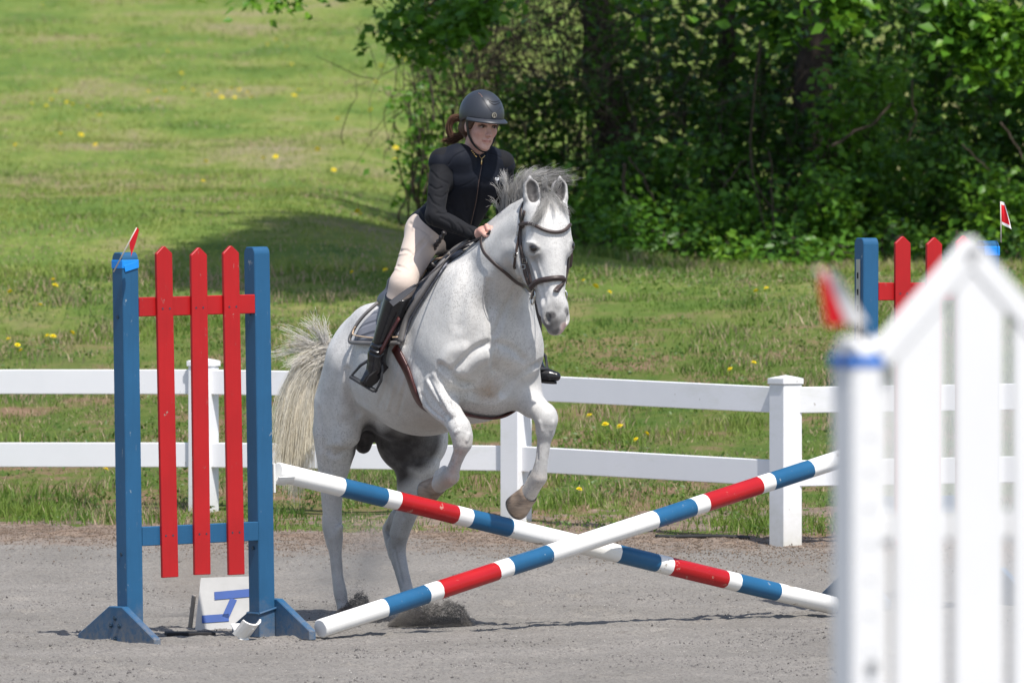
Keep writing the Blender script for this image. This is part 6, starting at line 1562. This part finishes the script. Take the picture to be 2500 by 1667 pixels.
# ------------------------------------------------------------------ small things on the ground
PET = plain('dandelion_yellow', (.80, .64, .015), .6, .2); STM = plain('dandelion_stem', (.10, .17, .03), .6)
def dandelion(loc, h, label, group):
    V = []; F = []; c = A(0, 0, h); n = 10
    for ring, (r0, dz) in enumerate(((.021, .002), (.014, .010), (.007, .013))):
        for k in range(n):
            a = 2*math.pi*(k+.5*(ring % 2))/n; w_ = math.pi/n*.9; i = len(V)
            V += [c, c+A(r0*math.cos(a-w_), r0*math.sin(a-w_), dz), c+A(r0*1.08*math.cos(a), r0*1.08*math.sin(a), dz+.001), c+A(r0*math.cos(a+w_), r0*math.sin(a+w_), dz)]; F.append((i, i+1, i+2, i+3))
    return np.array(V), F
DV, DF = dandelion(None, 0, '', '')
DV = DV*1.1; d_me = None
def place_d(x, y, label, h=None):
    global d_me
    z = gz(x, y); h = h if h else R.uniform(.05, .11)*(1 if y < 62 else 1.7); sc = (.9 if y < 62 else 1.15)*R.uniform(.8, 1.15)
    if d_me is None:
        o = mesh('dandelion', DV, DF, PET, None, loc=(0, 0, 0)); d_me = o.data
    else: o = bpy.data.objects.new('dandelion', d_me); COL.objects.link(o)
    o.location = (x, y, z+h); o.scale = (sc, sc, sc); o.rotation_euler = (R.uniform(.1, .75), R.uniform(-.35, .35), R.uniform(0, 6))
    tag(o, label, 'dandelion', 'yellow dandelions in the grass')
def march(px, py):
    """where the line of sight through (px, py) meets the slope"""
    y = np.arange(46.0, 200.0, .05); x = (px-1250)*y/FPX; z = HC-(py-HY)*y/FPX
    k = np.argmax(z <= ground_z(x, y)+.05); return (float(x[k]), float(y[k])) if k > 0 else None
DL = [(25, 718, 'left of the taped blue post, farthest left'), (98, 766, 'left of the taped blue post, lower one'), (135, 703, 'left of the taped blue post, nearest it'), (130, 697, ''), (21, 851, 'just above the left end of the fence'), (43, 853, ''), (52, 857, ''), (116, 831, ''), (130, 827, ''), (176, 826, ''), (258, 1158, 'below the lower fence rail beside the blue post'),
      (873, 548, 'lone pair in the shaded grass behind the rider'), (882, 544, ''), (860, 677, 'at the edge of the shade left of the rider knee'), (941, 676, ''), (966, 372, 'left of the rider shoulder'), (965, 405, ''), (815, 428, ''), (775, 376, ''), (643, 421, ''), (673, 417, ''), (496, 478, ''), (503, 416, ''), (147, 356, ''), (198, 355, ''), (233, 382, ''), (38, 375, ''),
      (362, 245, 'in the yellow drift on the far hill'), (385, 255, ''), (403, 243, ''), (446, 243, ''), (470, 241, ''), (508, 241, ''), (527, 247, ''), (541, 250, ''), (565, 242, ''), (573, 258, ''), (585, 246, ''), (603, 238, ''), (612, 262, ''), (163, 279, ''), (176, 286, ''), (113, 281, ''), (135, 240, ''), (126, 255, ''), (247, 290, ''), (238, 293, ''), (214, 276, ''), (78, 274, ''), (653, 131, ''), (672, 111, ''), (698, 127, ''), (712, 165, ''), (443, 196, ''), (410, 146, ''), (168, 6, ''), (103, 30, ''), (975, 165, ''), (990, 168, ''), (1000, 164, ''), (985, 172, ''), (824, 302, ''), (905, 293, ''), (730, 238, ''), (718, 246, ''), (917, 228, ''), (930, 182, ''),
      (1454, 722, 'between the horse nose and the white wing'), (1488, 726, ''), (1846, 726, ''), (1871, 711, ''), (1840, 890, ''), (1783, 918, ''), (1439, 1040, ''), (1478, 1057, ''), (1514, 1046, ''), (1553, 1075, ''), (1578, 1080, ''), (1392, 1168, ''), (1414, 1213, ''), (1618, 604, ''), (1640, 603, ''), (1653, 622, ''), (1425, 705, ''), (1310, 690, '')]
def where(px, py):
    """words for the spot, from landmarks in the photograph"""
    if py > 1090: return 'below the lower fence rail '+('beside the tall blue post' if px < 600 else 'between the horse and the right fence post')
    if py > 1000: return 'between the fence rails right of the horse foreleg'
    if px < 300 and py > 780: return 'just above the left end of the top fence rail'
    if px < 300 and py > 600: return 'in short grass left of the taped blue post'
    if px > 1300 and py > 640: return 'on the bank between the horse nose and the white wing'
    if px > 1300: return 'at the foot of the bushes right of the horse'
    if py > 640: return 'at the sunny edge of the shade by the rider knee'
    if py > 500: return 'in the dark shaded grass behind the rider'
    if py > 340: return 'on the open slope '+('left of the rider shoulder' if px > 750 else ('above the red pickets' if px > 400 else 'above the taped blue post'))
    if py > 220: return ('in the yellow drift half way up the hill' if 340 < px < 640 else ('in the loose yellow patch left of the drift' if px <= 340 else 'up the slope between the drift and the rider'))
    return 'high on the hill '+('beside the hanging branches' if px > 850 else ('above the yellow drift' if px > 300 else 'in the top left corner'))
seen = {}
for px, py, _ in DL:
    q = march(px, py)
    if q is None: continue
    wv = where(px, py); seen.setdefault(wv, []).append((px, q))
ORD = ['first', 'second', 'third', 'fourth', 'fifth', 'sixth', 'seventh', 'eighth', 'ninth', 'tenth', 'eleventh', 'twelfth', 'thirteenth', 'fourteenth', 'fifteenth', 'sixteenth']
for wv, lst in seen.items():
    lst.sort()
    for i, (px, q) in enumerate(lst):
        if len(lst) == 1: lab = 'single yellow dandelion '+wv
        else: lab = ('leftmost' if i == 0 else ('rightmost' if i == len(lst)-1 else ORD[i]+' from left'))+' yellow dandelion '+wv
        place_d(q[0], q[1], lab)
# loose grit and clods on the sand, sand flung up by the hind hooves: uncountable
def clods(name, P, sz, mat, label, seed):
    r = np.random.RandomState(seed); n = len(P); d = np.array([(1, 0, -.3), (-.5, .87, -.3), (-.5, -.87, -.3), (0, 0, 1.)]); V = P[:, None, :]+(d[None]*r.uniform(.5, 1.3, (n, 4, 1)))*np.asarray(sz)[:, None, None]
    k = np.arange(n)*4; F = np.concatenate([np.stack([k+a, k+b, k+c], -1) for a, b, c in ((0, 1, 3), (1, 2, 3), (2, 0, 3), (1, 0, 2))])
    return tag(mesh(name, V.reshape(-1, 3), F, mat), label, kind='stuff')
CLOD = plain('sand_clod', (.15, .14, .135), .95, .1, var=.45, sc=30); PALE = plain('pale_grit', (.40, .38, .35), .9, .1, var=.3, sc=30); CHIP = plain('wood_chips', (.17, .13, .10), .9, .1, var=.5, sc=25)
G9 = np.random.RandomState(5)
y = 35.5+10.8*G9.uniform(0, 1, 26000); x = G9.uniform(-.53, .53, len(y))*xw(y); k = fbm(x, y, 1.6, 3, 51)+.5*fbm(x, y, 7., 2, 52) > .80; x, y = x[k], y[k]
clods('sand_crumbs', np.stack([x, y, sand_z(x, y)+.001], -1), G9.gamma(2., .0016, len(x))+.001, CLOD, 'crumbs of dark damp sand scattered over the arena', 53)
y = 36+10*G9.uniform(0, 1, 1500); x = G9.uniform(-.53, .53, len(y))*xw(y); clods('pale_grit', np.stack([x, y, sand_z(x, y)+.001], -1), G9.uniform(.002, .005, len(x)), PALE, 'pale bits of grit on the grey sand', 54)
x = G9.uniform(-3.2, 3.2, 16000); y = edge_y(x)+G9.normal(-.3, .42, 16000); clods('bark_chips', np.stack([x, y, np.maximum(sand_z(x, y), hill_z(x, y))+.003], -1), G9.uniform(.002, .0075, len(x)), CHIP, 'brown dirt crumbs and chips along the arena edge', 55)
def splash(px, Y, wpx, hpx, n, seed, peak, pw):
    """grains thrown up in a ragged fan: peak is where along the width it stands highest"""
    r = np.random.RandomState(seed); s = Y/FPX; u = r.uniform(-1, 1, n); env = np.clip(1-np.abs((u-peak)/(1+np.sign(u-peak)*-peak))**pw, 0, 1)
    env = env*(.55+.6*fbm(u*6+seed, u*0+seed, 1.0, 4, seed)); h = env*r.uniform(0, 1, n)**1.25+np.abs(r.normal(0, .05, n))
    k = r.uniform(0, 1, n) < .35+.65*fbm(u*8, h*5+3, 1., 4, seed+5); u, h = u[k], h[k]
    return np.stack([(px-1250)*s+(u*wpx/2+h*hpx*.15)*s+r.normal(0, .004, len(u)), Y+r.normal(0, .06, len(u)), h*hpx*s+.003], -1)
FL1 = plain('dark_flung_sand', (.135, .125, .115), .95, .1, var=.4, sc=40); FL2 = plain('flung_sand_light', (.20, .19, .18), .95, .1, var=.4, sc=40)
SP = np.concatenate([splash(862, 41.72, 100, 92, 30000, 61, .25, 1.1), splash(1050, 41.2, 200, 64, 52000, 62, .15, 3.2), splash(925, 41.4, 90, 26, 3000, 63, 0, 2)])
SP2 = np.concatenate([splash(850, 41.72, 150, 130, 1800, 71, .2, 1.), splash(1050, 41.2, 240, 80, 1800, 72, .1, 2.), splash(940, 41.5, 330, 60, 1600, 73, 0, 1.5)])
clods('flung_sand', SP, G9.uniform(.0009, .0024, len(SP)), FL1, 'dark sand sprayed up round the hind hooves', 66)
clods('flung_grit', SP2, G9.uniform(.0012, .003, len(SP2)), FL2, 'lighter grains flying loose above the sprayed sand', 67)
# black drain pipe half buried at the arena edge
px_ = [(1600, 1303), (1650, 1308), (1700, 1311), (1760, 1312), (1830, 1313)]; P = []
for a, b in px_:
    yy = 46.25-.14*(a-1600)/230; xx = (a-1250)*yy/FPX; P.append(A(xx, yy, max(float(sand_z(np.array([xx]), np.array([yy]))[0]), float(hill_z(np.array([xx]), np.array([yy]))[0]))+.006))
V, F = tube(spline(P, 20), .011, 8); tag(mesh('hose', V, F, plain('black_hose', (.02, .02, .02), .5), None, True, loc=P[0]), 'black hose lying in the dirt left of the right fence post', 'hose')
# fine dust hanging behind the hind legs
def dust(px, Y, wpx, hpx, dep, dens, label, col=(.72, .66, .60, 1)):
    s = Y/FPX; c = A((px-1250)*s, Y, hpx*s*.42); V, F = ball(c, (wpx*s/2, dep, hpx*s*.55), None, 24, 12)
    V = V*np.where(np.arange(3) == 2, 1, 1); V[:, 2] = np.maximum(V[:, 2], .01)
    m = bpy.data.materials.new('dust'); m.use_nodes = True; t = m.node_tree; t.nodes.clear(); o = t.nodes.new('ShaderNodeOutputMaterial'); v = t.nodes.new('ShaderNodeVolumePrincipled')
    v.inputs['Color'].default_value = col; tc = t.nodes.new('ShaderNodeTexCoord'); n = t.nodes.new('ShaderNodeTexNoise'); n.inputs['Scale'].default_value = 3.5; n.inputs['Detail'].default_value = 3
    g = t.nodes.new('ShaderNodeTexGradient'); g.gradient_type = 'SPHERICAL'; mp = t.nodes.new('ShaderNodeMapping'); mp.inputs['Scale'].default_value = (2, 2, 2); mp.inputs['Location'].default_value = (-1, -1, -1); t.links.new(tc.outputs['Generated'], mp.inputs[0]); t.links.new(mp.outputs[0], g.inputs[0])
    r = t.nodes.new('ShaderNodeMapRange'); r.inputs[1].default_value = .4; r.inputs[2].default_value = .75; r.inputs[3].default_value = 0; r.inputs[4].default_value = dens; t.links.new(tc.outputs['Object'], n.inputs['Vector']); t.links.new(n.outputs[0], r.inputs[0])
    mu = t.nodes.new('ShaderNodeMath'); mu.operation = 'MULTIPLY'; t.links.new(r.outputs[0], mu.inputs[0]); t.links.new(g.outputs[0], mu.inputs[1]); t.links.new(mu.outputs[0], v.inputs['Density']); t.links.new(v.outputs[0], o.inputs['Volume'])
    return tag(mesh('dust', V, F, m, loc=c), label, kind='stuff')
dust(880, 42.6, 420, 260,   .45, 4.5, 'thin dust hanging behind the hind legs')
dust(470, 42.3, 260, 230, .35, 4.5, 'thin brown dust seen under the red pickets', (.62, .50, .40, 1))
SC.cycles.volume_step_rate = 2.0; SC.cycles.volume_max_steps = 64
